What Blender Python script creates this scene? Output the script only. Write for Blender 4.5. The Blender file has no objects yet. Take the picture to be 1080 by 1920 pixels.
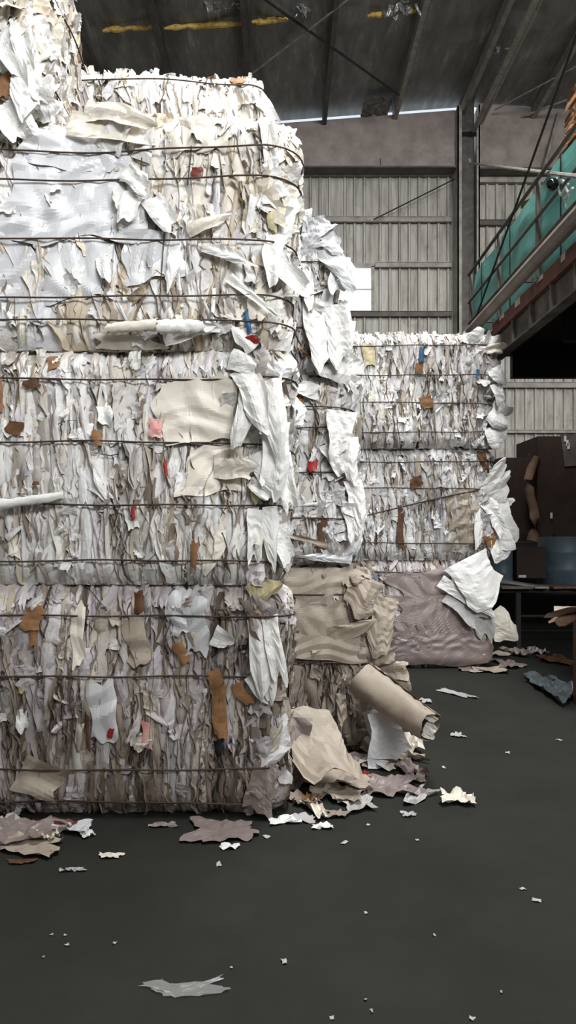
import bpy, math, random
import numpy as np
from mathutils import Vector

random.seed(7)
F, VX, VY, CH = 1450.0, 530.0, 1002.0, 1.5      # focal length in pixels, vanishing point, eye height
W_, H_ = 1080, 1920
scene = bpy.context.scene
COL = scene.collection


def at(px, py, D):
    return Vector(((px - VX) * D / F, D, CH + (VY - py) * D / F))


def floor_at(px, py):
    D = F * CH / (py - VY)
    return Vector(((px - VX) * D / F, D, 0.0))


# ------------------------------------------------------------------ object helpers
def tag(o, label=None, cat=None, group=None, kind=None):
    if label: o['label'] = label
    if cat: o['category'] = cat
    if group: o['group'] = group
    if kind: o['kind'] = kind
    return o


def thing(name, loc, label, cat, group=None):
    o = bpy.data.objects.new(name, None)
    o.empty_display_size = 0.1
    o.location = loc
    COL.objects.link(o)
    return tag(o, label, cat, group)


class MB:
    """collects vertices and faces, builds one mesh object"""
    def __init__(s):
        s.v, s.f, s.n, s.sm = [], [], 0, []

    def add(s, verts, faces):
        verts = np.asarray(verts, dtype=np.float64).reshape(-1, 3)
        s.v.append(verts)
        for f in faces:
            s.f.append(tuple(i + s.n for i in f))
        s.n += len(verts)
        return s

    def grid(s, P, closed=False, sm=False):
        ny, nx = P.shape[:2]
        s.v.append(P.reshape(-1, 3))
        idx = np.arange(ny * nx).reshape(ny, nx) + s.n
        a = idx[:-1, :-1].ravel(); b = idx[:-1, 1:].ravel()
        c = idx[1:, 1:].ravel(); d = idx[1:, :-1].ravel()
        s.f.append(np.stack([a, b, c, d], 1)); s.sm.append(np.full(len(a), sm))
        if closed:
            s.f.append(np.stack([idx[:-1, -1], idx[:-1, 0], idx[1:, 0], idx[1:, -1]], 1)); s.sm.append(np.full(ny - 1, sm))
        s.n += ny * nx
        return s

    def box(s, x0, x1, y0, y1, z0, z1):
        v = [(x, y, z) for z in (z0, z1) for y in (y0, y1) for x in (x0, x1)]
        return s.add(v, [(0, 2, 3, 1), (4, 5, 7, 6), (0, 1, 5, 4), (2, 6, 7, 3), (0, 4, 6, 2), (1, 3, 7, 5)])

    def bar(s, p, q, w, h, up=(0, 0, 1)):
        p, q = Vector(p), Vector(q)
        t = (q - p).normalized()
        a = t.cross(Vector(up))
        if a.length < 1e-4: a = t.cross(Vector((1, 0, 0)))
        a.normalize(); b = a.cross(t).normalized()
        v = []
        for c in (p, q):
            for i, j in ((-1, -1), (1, -1), (1, 1), (-1, 1)):
                v.append(c + a * (i * w / 2) + b * (j * h / 2))
        return s.add(v, [(0, 1, 2, 3), (7, 6, 5, 4), (0, 4, 5, 1), (1, 5, 6, 2), (2, 6, 7, 3), (3, 7, 4, 0)])

    def tube(s, pts, r, n=8, caps=True):
        pts = [Vector(p) for p in pts]
        rs = r if hasattr(r, '__len__') else [r] * len(pts)
        rings = []
        up = Vector((0, 0, 1))
        for i, p in enumerate(pts):
            t = (pts[min(i + 1, len(pts) - 1)] - pts[max(i - 1, 0)]).normalized()
            a = t.cross(up)
            if a.length < 1e-3: a = t.cross(Vector((1, 0, 0)))
            a.normalize(); b = a.cross(t)
            rings.append([p + (a * math.cos(k * 2 * math.pi / n) + b * math.sin(k * 2 * math.pi / n)) * rs[i] for k in range(n)])
        P = np.array([[tuple(v) for v in ring] for ring in rings])
        base = s.n
        s.grid(P, closed=True)
        if caps:
            s.f.append([tuple(base + k for k in range(n))])
            last = base + (len(pts) - 1) * n
            s.f.append([tuple(last + k for k in reversed(range(n)))])
        return s

    def build(s, name, mat, parent=None, smooth=False, local=True):
        V = np.concatenate(s.v)
        if parent is not None and local:
            off = Vector((0, 0, 0)); p = parent
            while p is not None:
                off += p.location; p = p.parent
            V = V - np.array(tuple(off))
        me = bpy.data.meshes.new(name)
        faces = []
        arrs = []
        for f in s.f:
            if isinstance(f, np.ndarray): arrs.append(f)
            elif isinstance(f, list): faces.extend(f)
            else: faces.append(f)
        if arrs and not faces:
            Q = np.concatenate(arrs)
            me.vertices.add(len(V)); me.vertices.foreach_set('co', V.ravel())
            me.loops.add(Q.size); me.loops.foreach_set('vertex_index', Q.ravel().astype(np.int32))
            me.polygons.add(len(Q))
            me.polygons.foreach_set('loop_start', np.arange(0, Q.size, 4, dtype=np.int32))
            me.polygons.foreach_set('loop_total', np.full(len(Q), 4, dtype=np.int32))
            me.update(calc_edges=True)
        else:
            for a in arrs: faces.extend(map(tuple, a.tolist()))
            me.from_pydata(V.tolist(), [], faces)
        if arrs and not faces and not smooth and len(s.sm) and len(np.concatenate(s.sm)) == len(me.polygons):
            me.polygons.foreach_set('use_smooth', np.concatenate(s.sm).astype(bool))
        else: me.polygons.foreach_set('use_smooth', [smooth] * len(me.polygons))
        me.update()
        me.materials.append(mat)
        o = bpy.data.objects.new(name, me)
        if parent is not None: o.parent = parent
        COL.objects.link(o)
        return o


# ------------------------------------------------------------------ materials
def srgb(r, g, b):
    f = lambda c: (c / 255 / 12.92) if c <= 10 else ((c / 255 + 0.055) / 1.055) ** 2.4
    return (f(r), f(g), f(b), 1)


def new_mat(name):
    m = bpy.data.materials.new(name); m.use_nodes = True
    nt = m.node_tree
    return m, nt, nt.nodes['Principled BSDF']


def N(nt, t, **kw):
    n = nt.nodes.new(t)
    for k, v in kw.items():
        if k in n.inputs: n.inputs[k].default_value = v
        else: setattr(n, k, v)
    return n


def ramp(nt, stops, interp='LINEAR'):
    n = nt.nodes.new('ShaderNodeValToRGB'); cr = n.color_ramp; cr.interpolation = interp
    while len(cr.elements) < len(stops): cr.elements.new(0.5)
    for e, (p, c) in zip(cr.elements, stops): e.position = p; e.color = c
    return n


def mapping(nt, scale, coord='Object'):
    tc = N(nt, 'ShaderNodeTexCoord'); mp = N(nt, 'ShaderNodeMapping'); mp.inputs['Scale'].default_value = scale
    nt.links.new(tc.outputs[coord], mp.inputs['Vector'])
    return mp.outputs['Vector']


def mixc(nt, fac, a, b, blend='MIX'):
    m = N(nt, 'ShaderNodeMix', data_type='RGBA', blend_type=blend)
    for s, v in ((0, fac), (6, a), (7, b)):
        if isinstance(v, bpy.types.NodeSocket): nt.links.new(v, m.inputs[s])
        else: m.inputs[s].default_value = v
    return m.outputs[2]


def paper_mat(name, palette, stain=(120, 92, 62), stain_amt=0.5, rough=0.5, bump=0.35, stain_scale=2.2, spec=0.4):
    """sheets of waste paper and film: every sheet takes its own tint"""
    m, nt, b = new_mat(name)
    g = N(nt, 'ShaderNodeNewGeometry')
    n = len(palette)
    r = ramp(nt, [(i / n, srgb(*c)) for i, c in enumerate(palette)], 'CONSTANT')
    nt.links.new(g.outputs['Random Per Island'], r.inputs['Fac'])
    v = mapping(nt, (1, 1, 0.6))
    n1 = N(nt, 'ShaderNodeTexNoise', Scale=stain_scale, Detail=7.0, Roughness=0.65)
    nt.links.new(v, n1.inputs['Vector'])
    r1 = ramp(nt, [(0.50, (0, 0, 0, 1)), (0.80, (stain_amt,) * 3 + (1,))])
    nt.links.new(n1.outputs['Fac'], r1.inputs['Fac'])
    c = mixc(nt, r1.outputs['Color'], r.outputs['Color'], srgb(*stain))
    n2 = N(nt, 'ShaderNodeTexNoise', Scale=14.0, Detail=5.0, Roughness=0.7)
    nt.links.new(v, n2.inputs['Vector'])
    r2 = ramp(nt, [(0.56, (0, 0, 0, 1)), (0.78, (stain_amt * 0.9,) * 3 + (1,))])
    nt.links.new(n2.outputs['Fac'], r2.inputs['Fac'])
    c = mixc(nt, r2.outputs['Color'], c, srgb(*[int(x * 0.8) for x in stain]))
    nt.links.new(c, b.inputs['Base Color'])
    b.inputs['Roughness'].default_value = rough
    b.inputs['Specular IOR Level'].default_value = spec
    vo = N(nt, 'ShaderNodeTexNoise', Scale=26.0, Detail=5.0, Roughness=0.6, Distortion=1.6)
    nt.links.new(mapping(nt, (1.6, 1.6, 0.7)), vo.inputs['Vector'])
    bp = N(nt, 'ShaderNodeBump', Strength=bump, Distance=0.02)
    nt.links.new(vo.outputs['Fac'], bp.inputs['Height'])
    nt.links.new(bp.outputs['Normal'], b.inputs['Normal'])
    return m


def plain_mat(name, col, rough=0.6, metal=0.0, var=0.25, scale=6.0, col2=None, bump=0.0, stretch=(1, 1, 1), spec=0.4):
    m, nt, b = new_mat(name)
    v = mapping(nt, stretch)
    n1 = N(nt, 'ShaderNodeTexNoise', Scale=scale, Detail=6.0, Roughness=0.65)
    nt.links.new(v, n1.inputs['Vector'])
    c2 = col2 or tuple(int(x * (1 - var)) for x in col)
    r = ramp(nt, [(0.35, srgb(*c2)), (0.65, srgb(*col))])
    nt.links.new(n1.outputs['Fac'], r.inputs['Fac'])
    nt.links.new(r.outputs['Color'], b.inputs['Base Color'])
    b.inputs['Roughness'].default_value = rough
    b.inputs['Metallic'].default_value = metal
    b.inputs['Specular IOR Level'].default_value = spec
    if bump:
        bp = N(nt, 'ShaderNodeBump', Strength=bump, Distance=0.02)
        nt.links.new(n1.outputs['Fac'], bp.inputs['Height'])
        nt.links.new(bp.outputs['Normal'], b.inputs['Normal'])
    return m


WHITES = [(236, 234, 231), (228, 226, 224), (240, 239, 237), (220, 216, 213), (238, 233, 223), (226, 225, 227),
          (212, 208, 204), (236, 236, 237), (230, 223, 210), (241, 240, 239), (204, 199, 196), (237, 236, 233),
          (226, 220, 222), (239, 237, 233), (196, 188, 179), (232, 230, 227)]
CREAMY = WHITES[:9] + [(234, 228, 214), (237, 233, 224), (222, 211, 192), (236, 233, 228), (226, 219, 207), (204, 190, 168), (240, 238, 233)]
LILAC = [(206, 199, 200), (198, 191, 194), (216, 211, 211), (188, 179, 178), (208, 199, 185), (202, 197, 201),
         (180, 170, 168), (214, 207, 207), (194, 182, 168), (208, 203, 204), (168, 156, 145), (212, 206, 202),
         (192, 181, 184), (204, 197, 193), (158, 144, 132), (200, 193, 191)]  # dirtier lower bales, darkened further to stand for light fading downward
BROWNY = [(178, 166, 154), (168, 156, 146), (188, 177, 165), (158, 146, 135), (182, 168, 152), (172, 162, 154),
          (150, 136, 124), (186, 174, 163), (166, 151, 135), (178, 168, 160), (142, 128, 115), (180, 169, 159)]
GREYW = [(226, 225, 224), (212, 211, 211), (235, 234, 233), (198, 197, 197), (220, 214, 207), (208, 207, 210),
         (188, 185, 183), (231, 231, 232), (204, 196, 187), (238, 237, 235), (178, 173, 169), (222, 221, 219)]

M = {}
M['paper_cream'] = paper_mat('paper_cream', CREAMY, stain_amt=0.35)
M['paper_white'] = paper_mat('paper_white', WHITES, stain_amt=0.45, stain=(128, 112, 98))
M['paper_lilac'] = paper_mat('paper_lilac', LILAC, stain_amt=0.75, stain=(112, 92, 70))
M['paper_brown'] = paper_mat('paper_brown', BROWNY, stain_amt=0.6, stain=(110, 88, 66))
M['paper_grey'] = paper_mat('paper_grey', GREYW, stain_amt=0.6, stain=(112, 102, 94))
M['paper_bright'] = paper_mat('paper_bright', [(246, 245, 242), (240, 239, 236), (236, 234, 230), (244, 240, 230)], stain_amt=0.15, rough=0.38, bump=0.25)
M['film_grey'] = paper_mat('film_grey', [(224, 224, 226), (214, 214, 216), (226, 222, 216)], stain_amt=0.18, rough=0.32, stain=(150, 140, 130), bump=.10)
M['film_cream'] = paper_mat('film_cream', [(232, 226, 212), (228, 220, 206), (236, 232, 222)], stain_amt=0.2, rough=0.45, bump=.10)
M['film_lilac'] = paper_mat('film_lilac', [(156, 142, 139), (144, 130, 127), (164, 151, 147)], stain_amt=0.35, rough=0.35, bump=.10)
M['film_brown'] = paper_mat('film_brown', [(188, 175, 160), (176, 163, 148), (196, 184, 170)], stain_amt=0.35, rough=0.5, bump=.10)
M['edges'] = paper_mat('crack_shade_edges', [(216, 208, 200), (190, 178, 168), (230, 224, 216), (160, 146, 134), (220, 214, 210), (204, 190, 168), (234, 230, 224), (136, 120, 106), (218, 206, 186), (196, 190, 188)], stain_amt=.6, stain=(96, 80, 64))  # brown-grey tints paint the shaded crack lines between sheets
M['edges_dark'] = paper_mat('dark_crack_shade_edges', [(176, 164, 154), (152, 138, 127), (200, 190, 183), (128, 114, 101), (172, 158, 149), (192, 177, 158), (104, 92, 80), (172, 160, 156)], stain_amt=.7, stain=(80, 66, 52))  # painted crack shade again, darker for the lower bales
m_, nt_, b_ = new_mat('thin_clear_film')
b_.inputs['Base Color'].default_value = srgb(200, 200, 196); b_.inputs['Roughness'].default_value = .3; b_.inputs['Alpha'].default_value = .38
M['thin_film'] = m_
M['core'] = plain_mat('compressed_core', (110, 96, 82), 0.9, col2=(62, 54, 46), scale=18)  # coloured dark so the gaps between sheets look shaded
M['wire'] = plain_mat('rusty_wire', (86, 70, 60), 0.65, 0.2, scale=30, col2=(56, 46, 40))
M['kraft'] = plain_mat('kraft_card', (160, 118, 80), 0.75, scale=9, col2=(124, 88, 58), bump=0.2)
M['kraft_dark'] = plain_mat('dark_kraft_card', (112, 76, 48), 0.75, scale=9, col2=(78, 54, 36), bump=0.2)
M['red'] = plain_mat('red_print', (176, 44, 44), 0.5, scale=12)
M['brick'] = plain_mat('faded_red_print', (150, 72, 58), 0.5, scale=12)
M['pink'] = plain_mat('pink_film', (226, 150, 146), 0.4, scale=12, col2=(214, 176, 170))
M['blue'] = plain_mat('blue_strap', (54, 106, 150), 0.5, scale=12)
M['black'] = plain_mat('black_scrap', (24, 22, 22), 0.7)
M['yellow'] = plain_mat('yellowed_film', (222, 208, 166), 0.5, scale=10)

# ------------------------------------------------------------------ crumpled sheets
rng = np.random.default_rng(11)


def tri(x):
    return 2 * np.abs(x - np.floor(x + 0.5)) * 2 - 1


def crumple(a, b, k, n=4):
    """sum of sharp triangle waves in random directions: creased paper"""
    out = np.zeros_like(a); w = .22 / k; q = rng.uniform(0, 6.3, 4)
    a, b = (a + w * np.sin(b * k * 2.3 + q[0]) + w * .6 * np.sin(a * k * 3.1 + q[1]), b + w * np.sin(a * k * 2.1 + q[2]) + w * .6 * np.sin(b * k * 3.3 + q[3]))
    for i in range(n):
        th = rng.uniform(0, math.pi); f = k * rng.uniform(0.5, 1.8)
        out += tri((a * math.cos(th) + b * math.sin(th)) * f + rng.uniform(0, 1)) / n
    return out


class Bale:
    r = 0.14

    def __init__(s, x0, x1, y0, y1, z0, z1, wires, seed, wd=.030):
        s.x0, s.x1, s.y0, s.y1, s.z0, s.z1 = x0, x1, y0, y1, z0, z1
        s.wires = np.array(wires); s.wd = wd
        rr = np.random.default_rng(seed)
        s.k = [(rr.uniform(1.5, 6), rr.uniform(1.5, 6), rr.uniform(0, 6.3), rr.uniform(.008, .018)) for _ in range(5)]
        s.sl = -(x1 - x0 - 2 * s.r)                 # s at start of the left corner

    def surf(s, u, z, d):
        """u runs along the front face (u<0) and round the right corner (u>0)"""
        r = s.r; q = r * math.pi / 2
        u = np.asarray(u, float); z = np.asarray(z, float)
        ang = np.clip(u / r, 0, math.pi / 2)
        angl = np.clip((s.sl - u) / r, 0, math.pi / 2)
        right = u > 0; left = u < s.sl
        x = np.where(right, s.x1 - r + r * np.sin(ang), np.where(left, s.x0 + r - r * np.sin(angl), s.x1 - r + u))
        y = np.where(right, s.y0 + r - r * np.cos(ang) + np.maximum(u - q, 0),
                     np.where(left, s.y0 + r - r * np.cos(angl) + np.maximum(s.sl - u - q, 0), s.y0))
        nx = np.where(right, np.sin(ang), np.where(left, -np.sin(angl), 0))
        ny = np.where(right, -np.cos(ang), np.where(left, -np.cos(angl), -1))
        bul = 0
        for a, b, p, m in s.k: bul = bul + m * np.sin(a * u + b * z + p)
        e = np.minimum(z - s.z0, s.z1 - z)
        bul = bul - 0.07 * np.clip(1 - e / 0.13, 0, 1.3) ** 2
        o = d + bul
        return np.stack([x + nx * o, y + ny * o, z], -1)

    def clamp(s, z, d):
        if len(s.wires):
            dz = np.min(np.abs(z[..., None] - s.wires), -1)
            lim = s.wd - 0.006 + 0.55 * dz
            d = np.minimum(d, lim)
        return d

    def sheet(s, mb, uc, zc, w, h, tilt=0, d0=0.0, amp=0.0, cr=0.006, k=10, nx=5, nz=8, lean=(0, 0), clampit=True, ragged=0.12, grow=0.06, sm=False, tuck=0.0):
        a = np.linspace(-.5, .5, nx)[None, :] * np.ones((nz, 1)); b = np.linspace(-.5, .5, nz)[:, None] * np.ones((1, nx))
        if clampit:
            wv = 1 + ragged * rng.uniform(-1, 1, (nz, 1)) + 0.3 * rng.uniform(-1, 1) * b
        else:
            q = rng.uniform(0, 6.3, 4)
            wv = 1 + ragged * (np.sin(b * 4 + q[0] + np.sign(a) * q[1]) * .8 + .4 * np.sin(b * 11 + q[2] * np.sign(a))) + .2 * rng.uniform(-1, 1) * b
        prof = -amp * (2 * a) ** 2
        hv = 1 + ragged * rng.uniform(-1, 1, (1, nx)) if clampit else 1 + ragged * (np.sin(a * 5 + q[3] + 2 * np.sign(b)) * .7 + .4 * np.sin(a * 13 + q[1] * np.sign(b)))
        A = a * w * wv + rng.uniform(-1, 1) * 0.12 * w * np.sin(b * rng.uniform(3, 8) + rng.uniform(0, 6)); B = b * h * hv
        u = uc + A * math.cos(tilt) - B * math.sin(tilt)
        z = zc + A * math.sin(tilt) + B * math.cos(tilt)
        d = d0 + prof + cr * crumple(A, B, k) + a * lean[0] + b * lean[1] + (rng.uniform(-1, 1, a.shape) * cr * 0.35 - tuck * (2 * np.abs(b)) ** 6 if clampit else 0)
        z = np.clip(z, s.z0 + 0.004, s.z1 + grow * rng.random())
        if clampit: d = s.clamp(z, d)
        mb.grid(s.surf(u, z, d), sm=sm)

    def fin(s, mb, uc, zc, w, h, phi, d0, tilt, nz=8):
        nx = 3
        a = np.linspace(-.6, .4, nx)[None, :] * np.ones((nz, 1)); b = np.linspace(-.5, .5, nz)[:, None] * np.ones((1, nx))
        wob = 0.010 * np.sin(b * rng.uniform(4, 14) + rng.uniform(0, 6)) + 0.006 * rng.uniform(-1, 1, (nz, 1))
        u = uc + a * w * math.sin(phi) + wob - b * h * math.sin(tilt)
        z = zc + b * h * math.cos(tilt)
        d = d0 + a * w * math.cos(phi) * (1 + 0.3 * rng.uniform(-1, 1, (nz, 1)))
        z = np.clip(z, s.z0 + 0.004, s.z1 + 0.05 * rng.random())
        mb.grid(s.surf(u, z, s.clamp(z, d)), sm=True)


def make_bale(name, label, box, wires, mat, seed, group, dens=1.0, tilt=0.12, fold=1.0, patch=1.0, fin=1.0, side=0.9, lside=0.25, big=1.0, chaos=1.0, toprag=1.0, wd=.030):
    B = Bale(*box, wires, seed, wd)
    t = thing(name, ((box[0] + box[1]) / 2, (box[2] + box[3]) / 2, box[4]), label, 'bale', group)
    B.t = t; B.mat = mat
    H = B.z1 - B.z0
    u0, u1 = B.sl - lside, side
    area = (u1 - u0) * H
    # packed core
    c = MB()
    nu, nz = 60, 16
    uu = np.linspace(B.sl - (B.y1 - B.y0) * .9, (B.y1 - B.y0) * .9, nu)[None, :] * np.ones((nz, 1)); zz = np.linspace(B.z0 + .01, B.z1 - .01, nz)[:, None] * np.ones((1, nu))
    c.grid(B.surf(uu, zz, -0.085 * np.ones_like(uu)))
    P0 = B.surf(uu[-1:], zz[-1:], -0.085 * np.ones((1, nu)))[0]
    for zt, row in ((B.z1 - .01, -1), (B.z0 + .01, 0)):
        P0 = B.surf(uu[row:row + 1] if row == 0 else uu[-1:], zz[row:row + 1] if row == 0 else zz[-1:], -0.085 * np.ones((1, nu)))[0]
        ctr = np.array([[(B.x0 + B.x1) / 2, B.y1 - .1, zt]] * nu)
        c.grid(np.stack([P0, ctr]))
    P = B.surf(uu, zz, -0.085 * np.ones_like(uu))
    c.grid(np.stack([P[:, 0], P[:, -1]], 1))
    c.build('packed_core', M['core'], t)
    mb = MB()
    # broad patches low in the surface
    for _ in range(int(90 * area * dens * patch)):
        B.sheet(mb, rng.uniform(u0, u1), rng.uniform(B.z0 + .03, B.z1 - .02), rng.uniform(.06, .18) * big, rng.uniform(.10, .36) * big,
                rng.normal(0, tilt * 1.2), rng.uniform(-.055, .002), rng.uniform(-.004, .02), .012, 7, 9, 12,
                (rng.normal(0, .03), rng.normal(0, .02)))
    # vertical folds
    for _ in range(int(260 * area * dens * fold)):
        w = rng.uniform(.016, .06) if rng.random() < .6 else rng.uniform(.06, .13)
        h = min(rng.gamma(3.2, .10) + .10, .75)
        B.sheet(mb, rng.uniform(u0, u1), rng.uniform(B.z0 + .02, B.z1), w, h, rng.normal(0, tilt), rng.uniform(-.045, .016),
                min(w * rng.uniform(.25, .7), .03), .005, 12, 6, 14, (rng.normal(0, .02), rng.normal(0, .03)), sm=rng.random() < .5, tuck=.03)
    # small torn bits lying on top of the face
    for _ in range(int(26 * area * dens * chaos)):
        B.sheet(mb, rng.uniform(u0, u1), rng.uniform(B.z0 + .04, B.z1 - .03), rng.uniform(.02, .08), rng.uniform(.04, .16), rng.normal(0, .6),
                rng.uniform(.004, .03), rng.uniform(-.02, .02), .008, 12, 6, 8, (rng.normal(0, .03), rng.normal(0, .03)), ragged=.2)
    # crumpled rags in the right corner and along the top edge
    for _ in range(int(40 * H * chaos)):
        u = rng.uniform(-.06, .45)
        B.sheet(mb, u, rng.uniform(B.z0 + .05, B.z1 - .02), rng.uniform(.04, .12), rng.uniform(.08, .30), rng.normal(0, .35), rng.uniform(-.01, .035), rng.uniform(-.02, .03), .014, 9, 7, 10,
                (rng.uniform(-.02, .10), rng.normal(0, .05)), ragged=.2)
    for _ in range(int(42 * (u1 - u0) * toprag)):
        B.sheet(mb, rng.uniform(u0, u1), B.z1 - rng.uniform(.0, .05), rng.uniform(.02, .08), rng.uniform(.08, .20), rng.normal(0, .25), rng.uniform(-.05, .03), rng.uniform(.0, .03), .008, 14, 6, 8,
                (rng.normal(0, .02), rng.normal(0, .06)), grow=.11, ragged=.25)
    s = mb.build('compressed_sheets', mat, t)
    tag(s, kind='stuff')
    # sheet edges that stand out of the face, tinted dark as crack shade
    mb = MB()
    for _ in range(int(210 * area * dens * fin)):
        B.fin(mb, rng.uniform(u0, u1), rng.uniform(B.z0 + .04, B.z1), rng.uniform(.02, .07), rng.uniform(.08, .42), rng.normal(0, .5),
              rng.uniform(-.02, .016), rng.normal(0, tilt))
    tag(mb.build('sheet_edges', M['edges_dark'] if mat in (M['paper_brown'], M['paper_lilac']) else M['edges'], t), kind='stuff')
    # baling wires
    for i, zw in enumerate(wires):
        w = MB()
        us = np.linspace(B.sl - .35, side + .1, 90)
        ph = rng.uniform(0, 6)
        z = zw + .006 * np.sin(us * 2.3 + ph) + .003 * np.sin(us * 9 + ph) - .012 * np.clip(us / .3, 0, 1)
        d = B.wd + .003 + .003 * np.sin(us * 11 + ph)
        w.tube(B.surf(us, z, d).tolist(), 0.005 * max(1, B.y0 / 7.0), 5)
        w.build('baling_wire', M['wire'], t)
    return B


def on(B, px, py):
    p = at(px, py, B.y0 - .02)
    return p.x - (B.x1 - B.r), p.z, B.y0 / F


def bit(B, px, py, w, h, rot, mat, name, label, d=.03, cr=.006, lean=(0, 0), n=8):
    """a piece of sheet lying on the front of bale B; sizes in photo pixels"""
    u, z, k = on(B, px, py)
    mb = MB()
    B.sheet(mb, u, z, w * k, h * k, math.radians(rot), d, .006, cr * (2.6 if n > 8 else 1), 6 if n > 8 else 9, n * 2 if n > 8 else n, n * 2 if n > 8 else n, lean, clampit=False, ragged=.16 if n > 8 else .14)
    o = mb.build(name, mat, B.t)
    if label: o['label'] = label
    return o


def curl_mesh(base, direc, wid, L, Wd, lift, curl, taper=0.0, cr=.012, nl=16, nw=9, twist=0.0, k=7, nrm=(0, -1, 0), rag=1.0):
    d = Vector(direc).normalized(); n0 = Vector(nrm).normalized()
    wv = np.array(Vector(wid).normalized())
    m = 40
    path, dirs = [], []
    p = Vector(base); ang = lift
    for i in range(m):
        dv = d * math.cos(ang) + n0 * math.sin(ang); nv = n0 * math.cos(ang) - d * math.sin(ang)
        path.append(tuple(p)); dirs.append(tuple(nv)); p = p + dv * (L * 1.25 / (m - 1)); ang += curl / (m - 1)
    path, dirs = np.array(path), np.array(dirs); tm = np.linspace(0, 1.25, m)
    a = np.linspace(-.5, .5, nw)[None, :] * np.ones((nl, 1)); b = np.linspace(0, 1, nl)[:, None] * np.ones((1, nw))
    # torn outline
    q = rng.uniform(0, 6.3, 6)
    endf = 1 + rag * (.13 * np.sin(a * rng.uniform(3, 7) + q[0]) + .05 * np.sin(a * 12 + q[1]) + rng.uniform(-.02, .02, (1, nw))) - .18 * rag * (2 * np.abs(a)) ** 4
    T = np.clip(b * endf, 0, 1.25)
    lf = 1 + rag * (.16 * np.sin(b * rng.uniform(2, 6) + q[2]) + .04 * np.sin(b * 9 + q[3]) + rng.uniform(-.02, .02, (nl, 1)))
    rf = 1 + rag * (.16 * np.sin(b * rng.uniform(2, 6) + q[4]) + .04 * np.sin(b * 8 + q[5]) + rng.uniform(-.02, .02, (nl, 1)))
    W = Wd * (1 - taper * T) * np.where(a < 0, lf, rf) * a
    c = crumple(a * Wd, b * L, k, 7) * cr * 1.3 + rng.uniform(-1, 1, a.shape) * cr * .12
    fold = .12 * Wd * np.sin(a * rng.uniform(4, 9) + q[0] + b * rng.uniform(-2, 2)) + .25 * Wd * (a ** 2 - .1) * np.sin(3 * T + curl)
    H = c + fold * (.3 + .7 * b)
    base_p = np.stack([np.interp(T, tm, path[:, i]) for i in range(3)], -1)
    nn = np.stack([np.interp(T, tm, dirs[:, i]) for i in range(3)], -1)
    tw = (twist * T)[..., None]
    wd = wv * np.cos(tw) + nn * np.sin(tw)
    return base_p + wd * W[..., None] + nn * H[..., None]


def flap(B, px, py, angle, L, Wd, mat, lift=.35, curl=-.6, taper=.2, name='loose_sheet', label=None, dy=0.0, cr=.010, twist=0, k=9):
    """loose sheet held by the bale at one edge; angle in the picture plane (0 right, 90 up), sizes in photo pixels"""
    D = B.y0 - .02 + dy
    a = math.radians(angle)
    p = at(px, py, D)
    s = D / F
    mb = MB().grid(curl_mesh(p, (math.cos(a), 0, math.sin(a)), (-math.sin(a), 0, math.cos(a)), L * s, Wd * s, lift, curl, taper, cr, twist=twist, k=k))
    o = mb.build(name, mat, B.t)
    if label: o['label'] = label
    return o


def roll(parent, p, q, r0, r1, mat, name, label=None, flat=.8, cr=.012, n=18, m=14):
    p, q = Vector(p), Vector(q); t = (q - p).normalized(); a = t.cross(Vector((0, 1, 0))).normalized(); b = a.cross(t)
    P = np.zeros((m, n, 3))
    th = np.linspace(0, 2 * math.pi * 1.12, n)
    for i in range(m):
        f = i / (m - 1); r = r0 + (r1 - r0) * f
        for j in range(n):
            rr = r * (1 + .05 * math.sin(3 * th[j] + f * 5)) * (1 - .12 * j / n) + cr * rng.uniform(-.5, .5)
            P[i, j] = p.lerp(q, f) + a * (rr * math.cos(th[j])) + b * (rr * flat * math.sin(th[j])) + t * (rng.uniform(-.5, .5) * cr * (2 if i in (0, m - 1) else 1))
    o = MB().grid(P, sm=True).build(name, mat, parent)
    if label: o['label'] = label
    return o


# ================================================================== THE BALES
ZF = lambda y: CH + (VY - y) * 4.12 / F            # photo row to height, front stack
ZM = lambda y: CH + (VY - y) * 5.32 / F
ZR = lambda y: CH + (VY - y) * 8.7 / F
STK = 'paper bales in the stacks'
FY, MY, RY = 4.1, 5.3, 8.68

bale_f1 = make_bale('paper_bale', 'dirty greyish lower bale of the front stack, standing on the dark floor at left', (-1.95, 0.0, FY, FY + 1.12, 0.0, 1.215),
                    [ZF(1500), ZF(1437), ZF(1265), ZF(1152)], M['paper_lilac'], 1, STK, dens=1.15, tilt=.09, fin=1.1)
bale_f2 = make_bale('paper_bale', 'middle bale of the front stack, white vertical folds with a pink balloon-like scrap', (-1.97, 0.01, FY + .01, FY + 1.13, 1.225, 2.475),
                    [ZF(1052), ZF(946), ZF(832), ZF(712)], M['paper_white'], 2, STK, dens=1.1, tilt=.13)
bale_f3 = make_bale('paper_bale', 'upper bale of the front stack with a large smooth grey sheet over its left half', (-1.93, 0.03, FY, FY + 1.13, 2.485, 3.70),
                    [ZF(607), ZF(563), ZF(458), ZF(347), ZF(292)], M['paper_cream'], 3, STK, dens=1.0, tilt=.22, big=1.25, fold=.85, patch=1.3, chaos=1.5, wd=.048)
bale_f4 = make_bale('paper_bale', 'ragged bale at the top left corner, on top of the front stack', (-2.15, -1.30, FY - .02, FY + 1.1, 3.71, 4.82),
                    [3.98, 4.5], M['paper_cream'], 4, STK, dens=.9, tilt=.6, big=1.3, chaos=3.5)
bale_m1 = make_bale('paper_bale', 'brownish bale on the floor behind the front stack, rolled sack leaning out', (-1.30, .62, MY, MY + 1.15, 0.0, 1.27),
                    [ZM(1398), ZM(1240), ZM(1113)], M['paper_brown'], 5, STK, dens=.9, tilt=.2, big=1.2, chaos=1.5)
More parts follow.
